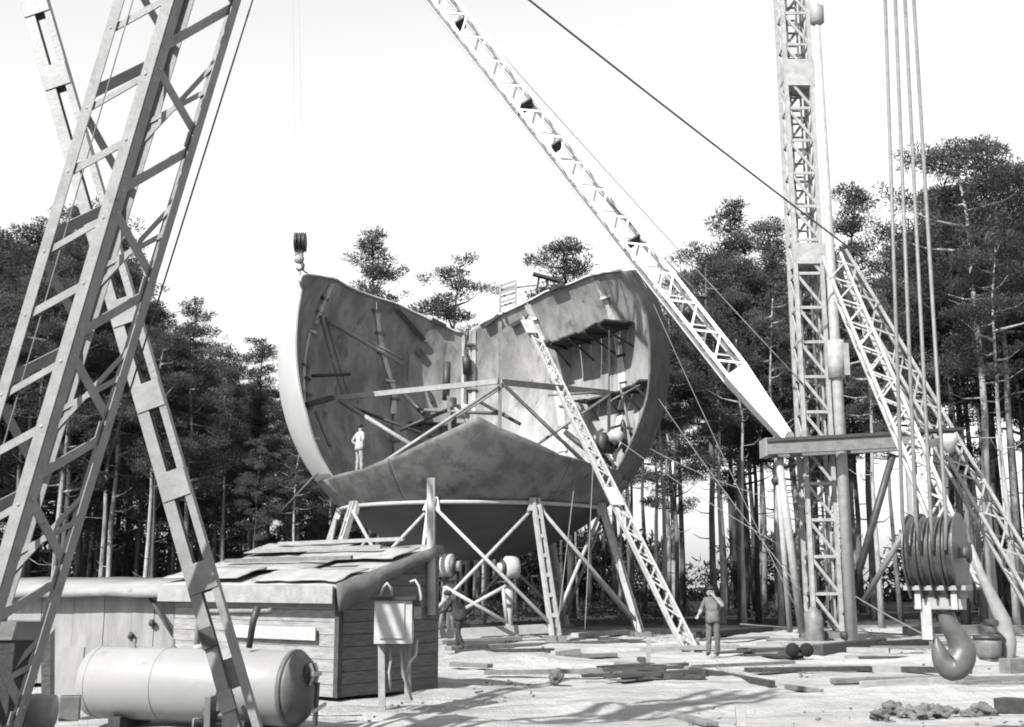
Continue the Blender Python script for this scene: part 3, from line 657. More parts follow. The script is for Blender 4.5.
# battened leg crossing behind it
lb, lt = G(252, 752), W(-6, -140, 14.9)
leg = thing('battened_leg', 'pale two-channel leg with batten plates crossing behind the big foreground truss', 'derrick leg', lb)
axl = (lt-lb).normalized(); sdl = Vector((1, 0, -axl.x/axl.z)).normalized(); sdl = (sdl-axl*sdl.dot(axl)).normalized(); dl = axl.cross(sdl).normalized()
if dl.y > 0: dl = -dl                              # dl faces the camera
for s, wd in ((-.105, .14), (.135, .085)):
    mb = MB(); mb.box((lb+lt)/2+sdl*s+dl*.06, (lt-lb)/2, sdl*wd/2, dl*.008); mb.box((lb+lt)/2+sdl*(s-wd/2+.008 if s < 0 else s+wd/2-.008), (lt-lb)/2, sdl*.008, dl*.051); mb.box((lb+lt)/2+sdl*s-dl*.06, (lt-lb)/2, sdl*wd/2, dl*.008)
    mb.build('channel', M['ladderleg'] if s < 0 else M['derrick'], leg, .003)
Ll = (lt-lb).length; i = 0
while .9+i*1.14 < Ll:
    c = lb+axl*(.9+i*1.14)
    if i: MB().box(c+dl*.076, sdl*.17, axl*.17, dl*.006).build('batten', M['ladderleg'], leg, .003)
    MB().box(c-dl*.076, sdl*.17, axl*.17, dl*.006).build('batten', M['ladderleg'], leg, .003)
    i += 1
for k in (.62, 1.35): MB().box(lb+axl*k-sdl*.1+dl*.085, sdl*.085, axl*.12, dl*.02).build('clamp', M['dark_steel'] if k > 1 else M['ladderleg'], leg, .004)
MB().cube(lb.x-.3, lb.x+.3, lb.y-.2, lb.y+.2, -.08, .05).build('shoe', M['steel'], leg)

# ------------------------------------------------------------------ plank hut and long low shed
hutc = G(337, 699); hutr = G(436, 689); dR = (hutr-hutc); LR = dR.length; dR.normalize(); dF = Vector((-dR.y, dR.x, 0)); LF = 4.4
hut = thing('plank_hut', 'dark plank hut with pale felt lean-to roof and ragged hanging edge', 'hut', hutc)
H0, H1 = 1.84, 2.50
up = Vector((0, 0, 1))
for side in range(2):                                   # right gable wall and sunlit front wall as horizontal boards
    mb = MB(); nbd = 12 if side == 0 else 9
    for i in range(nbd):
        z0 = .02+i*.2; z1 = z0+.192; n_ = (Vector((dR.y, -dR.x, 0)) if side == 0 else -dR)
        j = n_*(.012*(i % 2)+random.uniform(0, .008))
        if side == 0:
            s0 = max(0, (z1-H0)/(H1-H0))*LR
            if s0 >= LR*.97: continue
            a, b = hutc+dR*s0, hutc+dR*LR
        else:
            if z1 > H0: z1 = H0-.01
            if z1-z0 < .03: continue
            a, b = hutc+dF*.03, hutc+dF*LF
        mb.prism([a+up*z0-j*0, b+up*z0, b+up*z1, a+up*z1], n_*.0+(-n_*.05)); 
        for q in range(-8, 0): mb.v[q] = mb.v[q]+j
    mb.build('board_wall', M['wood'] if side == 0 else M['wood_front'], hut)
bk = MB(); bk.prism([hutc+dF*LF, hutc+dF*LF+dR*LR, hutc+dF*LF+dR*LR+up*H1, hutc+dF*LF+up*H0], dF*.05); bk.prism([hutr+up*0, hutr+dF*LF, hutr+dF*LF+up*H1, hutr+up*H1], dR*.05); bk.build('rear_wall', M['wood'], hut)
MB().box(hutc+up*.82+Vector((0, 0, 0)), dR*.05, dF*.05, up*.8).build('corner_post', M['wood_dark'], hut)
# roof: uneven felt sheets
def roofp(s, t, h=0.): return hutc+dR*(s*LR)+dF*(t*LF)+up*(H0+(H1-H0)*s+.05+h)
mb = MB(); ns, ntt = 14, 26; vs = []
for i in range(ns+1):
    for j in range(ntt+1):
        s, t = -.1+1.08*i/ns, -.035+1.085*j/ntt
        vs.append(roofp(s, t, .035*noise.noise(Vector((s*5, t*6, 0)))+(.0)))
fs = [(i*(ntt+1)+j, i*(ntt+1)+j+1, (i+1)*(ntt+1)+j+1, (i+1)*(ntt+1)+j) for i in range(ns) for j in range(ntt)]
mb.add(vs, fs, True); o = mb.build('roof', M['felt'], hut); so_ = o.modifiers.new('thickness', 'SOLIDIFY'); so_.thickness = .05
for s in (.32, .62, .86):
    b = MB(); b.beam(roofp(s, .12, .19), roofp(s, .9, .17), .06, .07); b.build('roof_batten', M['wood_pale'] if s > .4 else M['wood_mid'], hut)
M['felt_b'] = mat('older_roofing_felt', .48, .33, 2.6, .85, dirt=(.2, 3, .55), bump=.25)
for q, (sa, sb_, ta_, tb_) in enumerate(((-.09, .22, -.03, .46), (.18, .5, .3, 1.03), (.45, .74, -.03, .6), (.7, .99, .42, 1.04), (-.08, .2, .55, 1.03))):
    mb = MB(); vs = []
    for i in range(7):
        for j in range(17):
            jj = j/16; s_ = sa+(sb_-sa)*i/6; t_ = ta_+(tb_-ta_)*jj
            if i in (0, 6): s_ += .035*noise.noise(Vector((t_*7, q*3, i)))
            if j in (0, 16): t_ += .02*noise.noise(Vector((s_*9, q, j)))
            vs.append(roofp(s_, t_, .075+.012*q+.03*noise.noise(Vector((s_*6, t_*8, q)))))
    mb.add(vs, [(i*17+j, i*17+j+1, (i+1)*17+j+1, (i+1)*17+j) for i in range(6) for j in range(16)], True)
    o = mb.build('felt_strip', M['felt_b'] if q % 2 else M['felt'], hut); o.modifiers.new('thickness', 'SOLIDIFY').thickness = .02
# ragged felt hanging over the gable
mb = MB(); vs = []; nn = 22
for i in range(nn+1):
    s = -.1+1.07*i/nn; dz = .30-.14*s+.07*noise.noise(Vector((s*9, 2, 0)))+(.14 if s < .3 else 0); o_ = Vector((dR.y, -dR.x, 0))
    top = roofp(s, -.04, .02)
    vs += [top, top-up*dz*.5+o_*(.03+.03*noise.noise(Vector((s*8, 5, 1)))), top-up*dz+o_*(.05+.06*noise.noise(Vector((s*7, 9, 1))))]
fs = [(i*3+k, (i+1)*3+k, (i+1)*3+k+1, i*3+k+1) for i in range(nn) for k in range(2)]
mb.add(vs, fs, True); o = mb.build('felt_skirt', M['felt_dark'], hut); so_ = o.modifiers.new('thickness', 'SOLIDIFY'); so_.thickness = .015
fa = MB(); fa.beam(roofp(-.115, -.03, -.15), roofp(-.115, 1.04, -.15), .03, .28); fa.build('fascia', M['wood_pale'], hut)
MB().box(hutc+dF*1.55-dR*.09+up*1.02, dF*1.1, dR*.015, up*.105).build('white_board', M['white'], hut, .003)
# long low shed behind the compressed air tank
Y0 = 23.2; x0, x1 = -14.5, -5.3
low = thing('low_shed', 'long low whitewashed board shed with flat pale roof behind the tank', 'shed', (-9, Y0, 0))
mb = MB(); x = x0; i = 0
while x < x1-.1:
    wd = random.uniform(.38, .62); mb.cube(x, min(x+wd-.008, x1), Y0+.012*(i % 2), Y0+.09, 0, 1.62); x += wd; i += 1
mb.build('board_wall', M['plaster'], low)
MB().cube(x0, x1-.02, Y0+.1, Y0+4.2, 0, 1.6).build('shed_body', M['wood'], low)
mb = MB(); vs = []; nx_ = 40
for j in range(3):
    for i in range(nx_+1):
        xx = x0-.2+(x1-x0+.1)*i/nx_; yy = (Y0-.28, Y0-.26, Y0+4.4)[j]; zz = (1.6, 1.76, 1.99)[j]+.045*noise.noise(Vector((xx*1.1, j*.4, 0)))
        vs.append((xx, yy, zz))
mb.add(vs, [(j*(nx_+1)+i, j*(nx_+1)+i+1, (j+1)*(nx_+1)+i+1, (j+1)*(nx_+1)+i) for j in range(2) for i in range(nx_)], True)
o = mb.build('roof', M['felt'], low); so_ = o.modifiers.new('thickness', 'SOLIDIFY'); so_.thickness = .05
MB().tube(W(150, 598, Y0-.12), W(177, 642, Y0-.35), .035).build('prop_stick', M['wood_dark'], low)
for (u, v) in ((152, 623), (131, 636), (38, 640)): MB().blob(W(u, v, Y0-.05), (.06, .05, .07), 2, .3, u).build('wall_fitting', M['dark_steel'], low)
# posts
pb = W(431, 615, 21.7); pt_ = W(431, 478, 21.7)
mb = MB(); mb.tube(pb, pt_, .085, .075); o = mb.build('wooden_post', M['mast']); tag(o, 'pale round post fixed upright on the right corner of the plank hut', 'post')

# ------------------------------------------------------------------ compressed air tank
ta, tb = Vector((-5.66, 16.75, .53)), Vector((-2.68, 15.85, .51)); axt = (tb-ta).normalized(); TL = (tb-ta).length; TR = .475
tank = thing('air_tank', 'large pale horizontal cylinder tank lying in front of the low shed', 'tank', ((ta+tb)/2).xy.to_3d())
MB().lathe(ta, axt, [(-.16, .01), (-.14, .16), (-.08, .34), (.0, .45), (.07, TR), (TL*.5, TR), (TL-.12, TR), (TL-.115, TR-.004)], 48).build('tank_shell', M['tank'], tank)
MB().lathe(ta+axt*(TL-.113), axt, [(0, TR-.006), (.05, .46), (.12, .40), (.17, .27), (.195, .1), (.197, .01)], 48).build('end_cap', M['tank_end'], tank)
ec = ta+axt*(TL+.05); fl = Vector((-axt.y, axt.x, 0))
for q in (.12, TL*.36, TL*.68): MB().lathe(ta+axt*q, axt, [(-.014, TR-.01), (-.01, TR+.007), (.01, TR+.007), (.014, TR-.01)], 48).build('weld_ring', M['tank'], tank)
MB().lathe(ta+axt*(TL-.13), axt, [(-.03, TR-.01), (-.028, TR+.018), (.025, TR+.018), (.03, TR-.01)], 48).build('end_band', M['tank_end'], tank)
mh = MB().lathe(ec+up*.18, axt, [(0, .03), (.01, .15), (.05, .15), (.06, .03)], 20).build('manhole', M['dark_steel'], tank)
mb = MB()
for s in (-.07, .07): mb.poly([ec+up*.05+fl*s+axt*.07, ec+up*.18+fl*s+axt*.12, ec+up*.32+fl*s+axt*.06], .025, 8)
mb.beam(ec+up*.19-fl*.13+axt*.12, ec+up*.19+fl*.13+axt*.12, .04, .05); mb.build('clamp_bar', M['white'], tank)
MB().beam(ec+up*.08+axt*.14, ec-up*.45+axt*.12, .07, .04, axt).build('gauge_bracket', M['dark_steel'], tank)
MB().tube(ec-up*.2+fl*.2+axt*.16, ec-up*.26-fl*.22+axt*.2, .025).build('drain_handle', M['white'], tank)
for s in (.18, .8):
    c = ta+axt*TL*s; MB().box((c.x, c.y, .02), axt*.09, fl*.36, up*.1).build('saddle', M['wood_dark'], tank)
pp = W(197, 650, 16.3); MB().poly([pp-up*.1, pp+up*.35, pp+up*.46+Vector((.05, 0, 0)), pp+up*.5+Vector((.16, 0, 0)), pp+up*.5+Vector((.9, .1, 0)), pp+up*.52+Vector((.96, .1, 0))], .04, 10).build('outlet_pipe', M['steel'], tank)
MB().poly([W(258, 606, 15.9), W(253, 622, 15.9), W(249, 648, 15.9)], [.05, .045, .04], 10).build('riser_pipe', M['dark_steel'], tank)
MB().lathe(W(199, 648, 16.3), (0, 0, 1), [(-.03, .02), (-.02, .08), (.02, .08), (.05, .045)], 14).build('valve', M['mast'], tank)
for u in (134, 173): MB().lathe(W(u, 651, 16.5), (0, 0, 1), [(-.05, .03), (-.03, .06), (.05, .05), (.06, .025), (.16, .02)], 10).build('valve', M['steel'], tank)
wn = thing('hand_winch', 'dark little winch with bolted frame below the battened leg in front of the tank', 'winch', G(219, 735))
wb = G(219, 735)
for s in (-.12, .1): MB().box(wb+Vector((s, 0, .2)), (.035, 0, 0), (0, .16, 0), (0, 0, .27)).build('side_frame', M['dark_steel'] if s > 0 else M['steel'], wn)
MB().lathe(wb+Vector((-.2, 0, .22)), (1, 0, 0), [(0, .02), (.01, .12), (.05, .12), (.06, .07), (.34, .07), (.35, .12), (.4, .12), (.41, .02)], 16).build('drum', M['dark_steel'], wn)
MB().poly([wb+Vector((-.2, -.05, .2)), wb+Vector((-.3, -.08, .2)), wb+Vector((-.3, -.12, .0))], .018, 6).build('crank', M['steel'], wn)
pe = G(291, 722)+up*.12
o = MB().lathe(pe, Vector((.75, -.66, 0)), [(-.35, .09), (.0, .09), (.001, .115), (.06, .115), (.061, .07), (-.02, .065)], 18).build('pipe_stub', M['steel']); tag(o, 'short flanged pipe stub lying at the right end of the tank', 'pipe')

# ------------------------------------------------------------------ bottom left corner: skip, barrel, boards
sk = thing('steel_skip', 'dark steel bin with heavy rim at the bottom left corner', 'bin', W(10, 727, 12.6).xy.to_3d())
q = W(0, 0, 12.6)
def SK(u, v, Y): return W(u, v, Y)
mb = MB(); r0 = [SK(-60, 640, 12.2), SK(43, 640, 12.2), SK(40, 637, 13.4), SK(-60, 637, 13.4)]; r1 = [SK(-60, 760, 12.35), SK(16, 760, 12.35), SK(15, 750, 13.2), SK(-60, 750, 13.2)]
mb.add(r0+r1, [(0, 1, 5, 4), (1, 2, 6, 5), (2, 3, 7, 6), (3, 0, 4, 7), (4, 5, 6, 7)]); o = mb.build('bin_body', M['wood_dark'], sk); s_ = o.modifiers.new('t', 'SOLIDIFY'); s_.thickness = .01
for a, b in ((0, 1), (1, 2), (2, 3)): MB().beam(r0[a]+up*.09, r0[b]+up*.09, .05, .18).build('rim', M['steel'], sk)
bb = W(32, 712, 13.6); o = MB().lathe(bb+Vector((-.2, .1, 0)), (1, .1, 0), [(0, .02), (.01, .17), (.2, .19), (.4, .17), (.41, .02)], 18).build('small_barrel', M['strut']); tag(o, 'small pale keg on its side beside the dark bin', 'keg')
o = MB().beam(G(48, 738), W(48, 630, 14.0), .11, .11, (0, 1, 0)).build('white_stake', M['wood_pale']); tag(o, 'squared white stake standing upright behind the dark bin', 'stake')
o = MB().box(W(70, 708, 14.6), (.11, .03, 0), (-.03, .11, 0), (0, 0, .14)).build('battery_box', M['steel'], None, .01); tag(o, 'small dark box standing on the ground left of the tank', 'box')
o = MB().box(W(64, 680, 17.5), (.24, 0, 0), (.0, .03, 0), (0, 0, .45)).build('leaning_panel', M['plaster']); o.rotation_euler = (R_(-5), 0, 0); tag(o, 'pale board panel leaning between the bin and the tank', 'panel')
o = MB().blob(G(30, 690)+Vector((-.1, 2, .6)), (.6, .4, .75), 3, .35, 4).build('canvas_heap', M['white']); tag(o, 'pale canvas heap behind the dark bin at the left edge', 'canvas')

# ------------------------------------------------------------------ switch box on posts
sb = G(397, 707)
swb = thing('switch_box', 'white wooden switch box with dark lid on two posts before the hut', 'switch box', sb)
YS = sb.y
for (u, vt, vb) in ((382, 600, 710), (408, 600, 703)):
    MB().beam(W(u, vb, YS), W(u-1, vt, YS), .1, .07, (0, 1, 0)).build('post', M['wood_pale'], swb)
bx0, bx1 = W(376, 643, YS-.06), W(414, 600, YS-.06)
MB().cube(bx0.x, bx1.x, YS-.36, YS-.06, bx0.z, bx1.z).build('cabinet', M['white'], swb, .006)
MB().cube((bx0.x+bx1.x)/2-.2, (bx0.x+bx1.x)/2+.17, YS-.385, YS-.362, bx0.z+.08, bx1.z-.05).build('door', M['white'], swb, .004)
MB().cube(bx0.x-.05, bx1.x+.06, YS-.42, YS+.1, bx1.z+.002, bx1.z+.05).build('lid', M['wood_dark'], swb)
MB().cube(bx1.x+.003, bx1.x+.13, YS-.33, YS-.08, bx1.z-.28, bx1.z-.0).build('side_box', M['dark_steel'], swb)
for pts in (((381, 596), (383, 588), (387, 583), (391, 588), (392, 596)), ((410, 582), (415, 580), (419, 586), (421, 596), (421, 612)), ((417, 640), (416, 655), (410, 662), (407, 672)), ((390, 643), (391, 660), (389, 672), (391, 690)), ((400, 643), (402, 660), (403, 675), (412, 700))):
    mb = MB(); P_ = [W(u, v, YS-.1) for u, v in pts]; mb.poly(P_, .022, 6); mb.build('cable_loop', M['white'] if pts[0][1] != 643 else M['strut'], swb)

# ------------------------------------------------------------------ valve motors under the sphere
def motor(u, v, Y, label, flip):
    r = W(u, v, Y); b = thing('motor_stand', label, 'motor', (r.x, r.y, 0), 'round white motors on pipe stands')
    MB().lathe(r+Vector((-.35*flip, 0, 0)), (flip, -.35, .0), [(0, .05), (.02, .38), (.18, .42), (.45, .42), (.5, .36), (.52, .2), (.75, .17), (.77, .03)], 24).build('motor_body', M['motor'], b)
    MB().lathe(r+Vector((.18*flip, -.24, 0)), (flip, -.35, 0), [(0, .1), (.01, .3), (.06, .3), (.07, .1)], 20).build('flange', M['dark_steel'], b)
    MB().lathe(r+Vector((0, 0, -.45)), (0, 0, -1), [(0, .1), (.01, .4), (.07, .4), (.08, .18)], 20).build('base_disc', M['dark_steel'], b)
    MB().poly([r+Vector((0, 0, -.5)), Vector((r.x+.05, r.y, 1.3)), Vector((r.x+.02, r.y, .6)), Vector((r.x+.1, r.y, 0))], [.17, .17, .12, .16], 12).build('pipe_column', M['motor'], b)
    MB().lathe(Vector((r.x+.04, r.y, 1.1)), (0, 0, 1), [(0, .1), (.01, .26), (.08, .26), (.09, .1)], 16).build('flange', M['steel'], b)
    return b
motor(450, 566, 42.3, 'white motor on pipe stand beside the hut under the sphere', 1)
motor(508, 568, 43.4, 'white motor on pipe stand at the centre under the sphere', -1)
tr = thing('crossed_pipes', 'low white cross-braced pipe frame between the two motors', 'frame', W(476, 640, 41))
for a_, b_ in (((445, 587), (506, 622)), ((506, 586), (466, 608)), ((445, 586), (440, 628)), ((503, 588), (507, 624))):
    MB().tube(W(*a_, 41), W(*b_, 41), .065, n=8).build('pipe', M['column'], tr)
o = MB().beam(W(438, 634, 41.6), W(556, 628, 41.6), .3, .3).build('timber_beam', M['wood_pale']); tag(o, 'long pale squared beam lying under the front of the sphere', 'timber')

# ------------------------------------------------------------------ people
def body_part(mb, name, m, o):
    p = mb.build(name, m, None); p.data.transform(Matrix.Translation(p.location)); p.location = (0, 0, 0); p.parent = o; return p
def person(name_label, base, face, J, cloth, h=1.75, cap=False):
    """J: joint dict in metres (x right of the person, y forward, z up) -> one skinned body; face: heading angle"""
    order = ['pelvis', 'waist', 'chest', 'neck', 'head', 'top']
    V = []; idx = {}; rad = []; ed = []
    def add(n, p, r): idx[n] = len(V); V.append(Vector(p)); rad.append(r)
    add('pelvis', J.get('pelvis', (0, 0, .93)), (.165, .135)); add('waist', J.get('waist', (0, .01, 1.1)), (.16, .125)); add('chest', J.get('chest', (0, .01, 1.33)), (.185, .13))
    add('neck', J.get('neck', (0, .02, 1.49)), (.055, .055)); add('head', J.get('head', (0, .04, 1.6)), (.085, .1)); hd = Vector(J.get('head', (0, .04, 1.6))); add('top', hd+Vector((0, 0, .1)), (.07, .085))
    ed += [('pelvis', 'waist'), ('waist', 'chest'), ('chest', 'neck'), ('neck', 'head'), ('head', 'top')]
    for s, sn in ((-1, 'l'), (1, 'r')):
        D = dict(hip=(.1*s, 0, .88), knee=(.11*s, .03, .48), ankle=(.11*s, -.01, .08), toe=(.13*s, .15, .03), sh=(.19*s, .01, 1.41), elb=(.25*s, -.02, 1.13), wr=(.25*s, .08, .88))
        for k in D:
            if sn+k in J: D[k] = J[sn+k]
        for k, r in (('hip', .1), ('knee', .078), ('ankle', .06), ('toe', .035), ('sh', .075), ('elb', .055), ('wr', .03)): add(sn+k, D[k], (r, r))
        w_, e_ = Vector(D['wr']), Vector(D['elb']); d = (w_-e_).normalized(); add(sn+'palm', w_+d*.07, (.038, .026))
        ed += [('pelvis', sn+'hip'), (sn+'hip', sn+'knee'), (sn+'knee', sn+'ankle'), (sn+'ankle', sn+'toe'), ('chest', sn+'sh'), (sn+'sh', sn+'elb'), (sn+'elb', sn+'wr'), (sn+'wr', sn+'palm')]
        side = d.cross(Vector((0, 1, .2))).normalized(); crl = side.cross(d).normalized()
        for q in range(4):
            f0 = w_+d*.075+side*(-.03+.02*q); ln = (.07, .08, .075, .06)[q]
            add(f'{sn}f{q}a', f0+d*ln*.55, (.0095, .0095)); add(f'{sn}f{q}b', f0+d*ln*.95+crl*.02, (.008, .008)); ed += [(sn+'palm', f'{sn}f{q}a'), (f'{sn}f{q}a', f'{sn}f{q}b')]
        add(sn+'th', w_+d*.07+side*.055, (.011, .011)); add(sn+'thb', w_+d*.1+side*.065, (.009, .009)); ed += [(sn+'wr', sn+'th'), (sn+'th', sn+'thb')]
    me = bpy.data.meshes.new('person'); me.from_pydata([tuple(v*h/1.75) for v in V], [(idx[a], idx[b]) for a, b in ed], []); me.update()
    o = bpy.data.objects.new('person', me); scn.collection.objects.link(o)
    o.modifiers.new('skin', 'SKIN'); o.modifiers.new('sub', 'SUBSURF').levels = 2
    sv = me.skin_vertices[0].data
    for i, r in enumerate(rad): sv[i].radius = (r[0]*h/1.75, r[1]*h/1.75); sv[i].use_root = (i == 0)
    dg = bpy.context.evaluated_depsgraph_get(); dg.update(); nm = bpy.data.meshes.new_from_object(o.evaluated_get(dg)); o.modifiers.clear(); o.data = nm; nm.name = 'person'
    names = ['skin', cloth[0], cloth[1], 'boot']
    nm.materials.clear()
    for k in names: nm.materials.append(M[k])
    def seg(p, a, b):
        ab = b-a; t_ = max(0, min(1, (p-a).dot(ab)/ab.length_squared)); return (p-a-ab*t_).length
    kindof = {}
    for a, b in ed:
        if b in ('head', 'top') or b.endswith('palm') or b[1:3] in ('f0', 'f1', 'f2', 'f3', 'th'): k = 0
        elif b.endswith('toe'): k = 3
        elif b.endswith(('hip', 'knee', 'ankle')): k = 2
        elif b.endswith('wr') and cloth[2]: k = 0
        else: k = 1
        kindof[(a, b)] = k
    sc_ = h/1.75
    for f in nm.polygons:
        c = f.center; e = min(ed, key=lambda e_: seg(c, V[idx[e_[0]]]*sc_, V[idx[e_[1]]]*sc_)-max(rad[idx[e_[0]]][0], rad[idx[e_[1]]][0])*.25)
        f.material_index = kindof[e]; f.use_smooth = True
        if e == ('pelvis', 'waist') and c.z < (V[0].z+.03)*sc_: f.material_index = 2
    for v in nm.vertices:                               # creases in the cloth
        if .12 < v.co.z < 1.4*sc_:
            v.co += Vector((noise.noise(v.co*11), noise.noise(v.co*11+Vector((5, 1, 2))), 0))*.016
    o.location = base; o.rotation_euler = (0, 0, face)
    tag(o, name_label, 'person')
    pv, wv = V[0]*sc_, V[1]*sc_; mb = MB()
    ring = lambda c, a, b, k: [c+Vector((math.cos(q)*a*(1+.06*math.sin(q*5+k)), math.sin(q)*b*(1+.08*math.sin(q*4+k)), .012*math.sin(q*3+k))) for q in [2*math.pi*i/20 for i in range(20)]]
    rs = [ring(wv+Vector((0, 0, .02)), .17, .135, 0), ring(pv, .19, .155, 1), ring(pv-Vector((0, .01, .1)), .205, .17, 2)]
    mb.add(rs[0]+rs[1]+rs[2], [(j*20+i, j*20+(i+1) % 20, (j+1)*20+(i+1) % 20, (j+1)*20+i) for j in range(2) for i in range(20)], True)
    body_part(mb, 'jacket_hem', M[cloth[0]], o).modifiers.new('thickness', 'SOLIDIFY').thickness = .012
    if cap:
        cm_ = MB(); cc_ = (hd+Vector((0, -.005, .1)))*sc_; cm_.lathe(cc_, (0, 0, 1), [(-.03, .11), (.0, .115), (.04, .11), (.065, .08), (.07, .01)], 18)
        cm_.prism([cc_+Vector((math.cos(q)*.1, .05+math.sin(q)*.13, -.025)) for q in np.linspace(0, math.pi, 9)], (0, 0, .012))
        body_part(cm_, 'cap', M['cloth_dark'], o)
    hc = (hd+Vector((0, -.005, .055)))*sc_
    mb = MB(); mb.blob(hc+Vector((0, -.02, .045)), (.095, .115, .085), 3, .12, 2); hm = body_part(mb, 'hair', M['hair'], o)
    fm = MB()                                           # nose, ears, brows and mouth are small raised forms on the face
    fy = hd.y+.098
    hz = hd.z
    fm.blob(Vector((hd.x, fy+.012, hz+.01))*sc_, (.014, .02, .022), 1, 0)
    for s in (-1, 1): fm.blob(Vector((hd.x+s*.088, hd.y, hz+.015))*sc_, (.012, .02, .03), 1, 0)
    body_part(fm, 'face_features', M['skin'], o)
    em = MB()
    for s in (-1, 1): em.blob(Vector((hd.x+s*.033, fy-.002, hz+.035))*sc_, (.014, .008, .007), 1, 0)
    em.blob(Vector((hd.x, fy-.004, hz-.035))*sc_, (.024, .008, .005), 1, 0)
    body_part(em, 'eyes_and_mouth', M['hair'], o)
    return o
rb = hit(362, 470, 0); rb = sph(-40.2, -37.9)
person('man in white shirt, hands on hips, standing on the left lip of the sphere', rb+Vector((0, .06, .0)), R_(-50), {'lelb': (-.36, -.08, 1.15), 'lwr': (-.19, .07, 1.0), 'relb': (.36, -.08, 1.15), 'rwr': (.19, .07, 1.0), 'lankle': (-.14, 0, .08), 'rankle': (.14, .02, .08)}, ('shirt_white', 'trouser_pale', False), 1.72)
person('man in grey work clothes, hand raised to his head, standing between ladder and mast', G(714, 656), R_(150), {'lelb': (-.34, .14, 1.24), 'lwr': (-.12, .2, 1.5), 'relb': (.3, .05, 1.14), 'rwr': (.3, .25, 1.0), 'head': (.02, .06, 1.6), 'lankle': (-.09, -.05, .08), 'rankle': (.12, .05, .08)}, ('shirt_grey', 'trouser_grey', True), 1.78)
person('man in dark overalls, standing bent forward at the right corner of the hut', G(460, 650), R_(70), {'waist': (0, .08, 1.09), 'chest': (0, .22, 1.29), 'neck': (0, .33, 1.4), 'head': (0, .41, 1.48), 'lsh': (-.19, .24, 1.35), 'rsh': (.19, .24, 1.35), 'lelb': (-.25, .36, 1.1), 'relb': (.25, .36, 1.1), 'lwr': (-.15, .58, 1.05), 'rwr': (.15, .58, 1.05), 'lankle': (-.13, -.16, .08), 'ltoe': (-.14, 0, .03), 'lknee': (-.12, .02, .48), 'rknee': (.12, .14, .5), 'rankle': (.12, .12, .08), 'rtoe': (.13, .28, .03)}, ('cloth_dark', 'cloth_dark', False), 1.75, True)

# ------------------------------------------------------------------ timber, pipes and rubble on the ground
def plank(u0, v0, u1, v1, wd, ht, m, label, cat='plank', name='plank', z=0., group='timber lying about the site'):
    a, b = G(u0, v0), G(u1, v1); c = up*(ht/2+z-.03)
    o = MB().beam(a+c, b+c, wd, ht).build(name, M[m], None, .008); o.rotation_euler = (R_(random.uniform(-.6, .6)), R_(random.uniform(-.4, .4)), 0)
    return tag(o, label, cat, group)
plank(692, 671, 772, 686, .14, .12, 'wood_dark', 'long dark beam lying askew right of the timber heap', 'beam', 'beam')
plank(722, 669, 806, 689, .2, .06, 'wood_pale', 'pale board lying along the long dark beam')
plank(786, 687, 822, 692, .08, .08, 'wood_mid', 'thin stick lying beyond the end of the long dark beam')
plank(575, 637, 662, 631, .3, .16, 'wood_pale', 'pale board lying flat at the foot of the right sphere column')
plank(448, 650, 640, 641, .3, .12, 'wood_mid', 'long grey plank lying in front of the sphere columns')
plank(440, 643, 520, 640, .25, .14, 'wood_pale', 'pale plank lying right of the bent man in dark overalls')
plank(700, 637, 770, 630, .3, .2, 'wood_dark', 'dark beam lying on the forest edge behind the standing man', 'beam', 'beam')
plank(818, 655, 882, 646, .3, .28, 'dark_steel', 'dark steel girder lying in front of the mast foot', 'girder', 'girder')
plank(862, 648, 935, 644, .3, .2, 'wood_dark', 'dark timber lying right of the pole foot', 'beam', 'beam')
plank(850, 658, 1010, 654, .5, .1, 'wood_pale', 'wide pale plank lying level behind the big hook')
plank(835, 681, 935, 684, .35, .08, 'wood_pale', 'long pale plank lying flat below the hook', 'plank')
plank(1000, 709, 1060, 714, .35, .2, 'wood_dark', 'dark beam end at the bottom right corner', 'beam', 'beam')
plank(985, 692, 1060, 688, .3, .16, 'wood_mid', 'grey plank at the right edge of the photo')
plank(1005, 672, 1050, 670, .3, .3, 'wood_mid', 'grey squared timber right of the rounded strut foot', 'beam', 'beam')
plank(676, 715, 712, 724, .2, .06, 'wood_mid', 'grey board lying at the bottom edge left of the white block')
plank(905, 634, 1024, 632, .3, .3, 'wood_mid', 'long grey log at the forest edge behind the hook', 'log', 'log')
plank(740, 652, 800, 657, .25, .14, 'wood_dark', 'dark plank lying left of the two pipe ends')
plank(600, 640, 655, 645, .2, .12, 'wood_dark', 'short dark plank at the foot of the right column')
random.seed(91)
for i in range(44):
    u = random.choice((random.uniform(450, 700), random.uniform(700, 1020), random.uniform(760, 1010))); v = random.choice((random.uniform(640, 662), random.uniform(648, 690), random.uniform(640, 655)))
    if abs(u-650) < 60 and v > 655: continue
    a = G(u, v); an = random.gauss(0, .4); L_ = random.uniform(.3, 1.5); d = Vector((math.cos(an), math.sin(an), 0))*L_; wd = random.uniform(.1, .26)
    o = MB().beam(a-d+up*.04, a+d+up*random.uniform(.03, .1), wd, random.uniform(.04, .14)).build('offcut', M[random.choice(('wood_dark', 'wood_mid', 'wood_pale', 'wood_pale', 'wood_mid'))], None, .006)
    tag(o, 'short loose offcut of board scattered on the sand', 'offcut', 'offcuts scattered on the sand')
o = MB().beam(G(742, 728), G(742, 728)+Vector((0, .1, .26)), .13, .1).build('white_block', M['wood_pale'], None, .01); tag(o, 'pale block standing on end at the bottom edge', 'block')
o = MB().beam(G(648, 667), W(649, 640, G(648, 667).y), .09, .06, (0, 1, 0)).build('marker_stake', M['wood_pale']); tag(o, 'thin white stake standing behind the timber heap', 'stake')
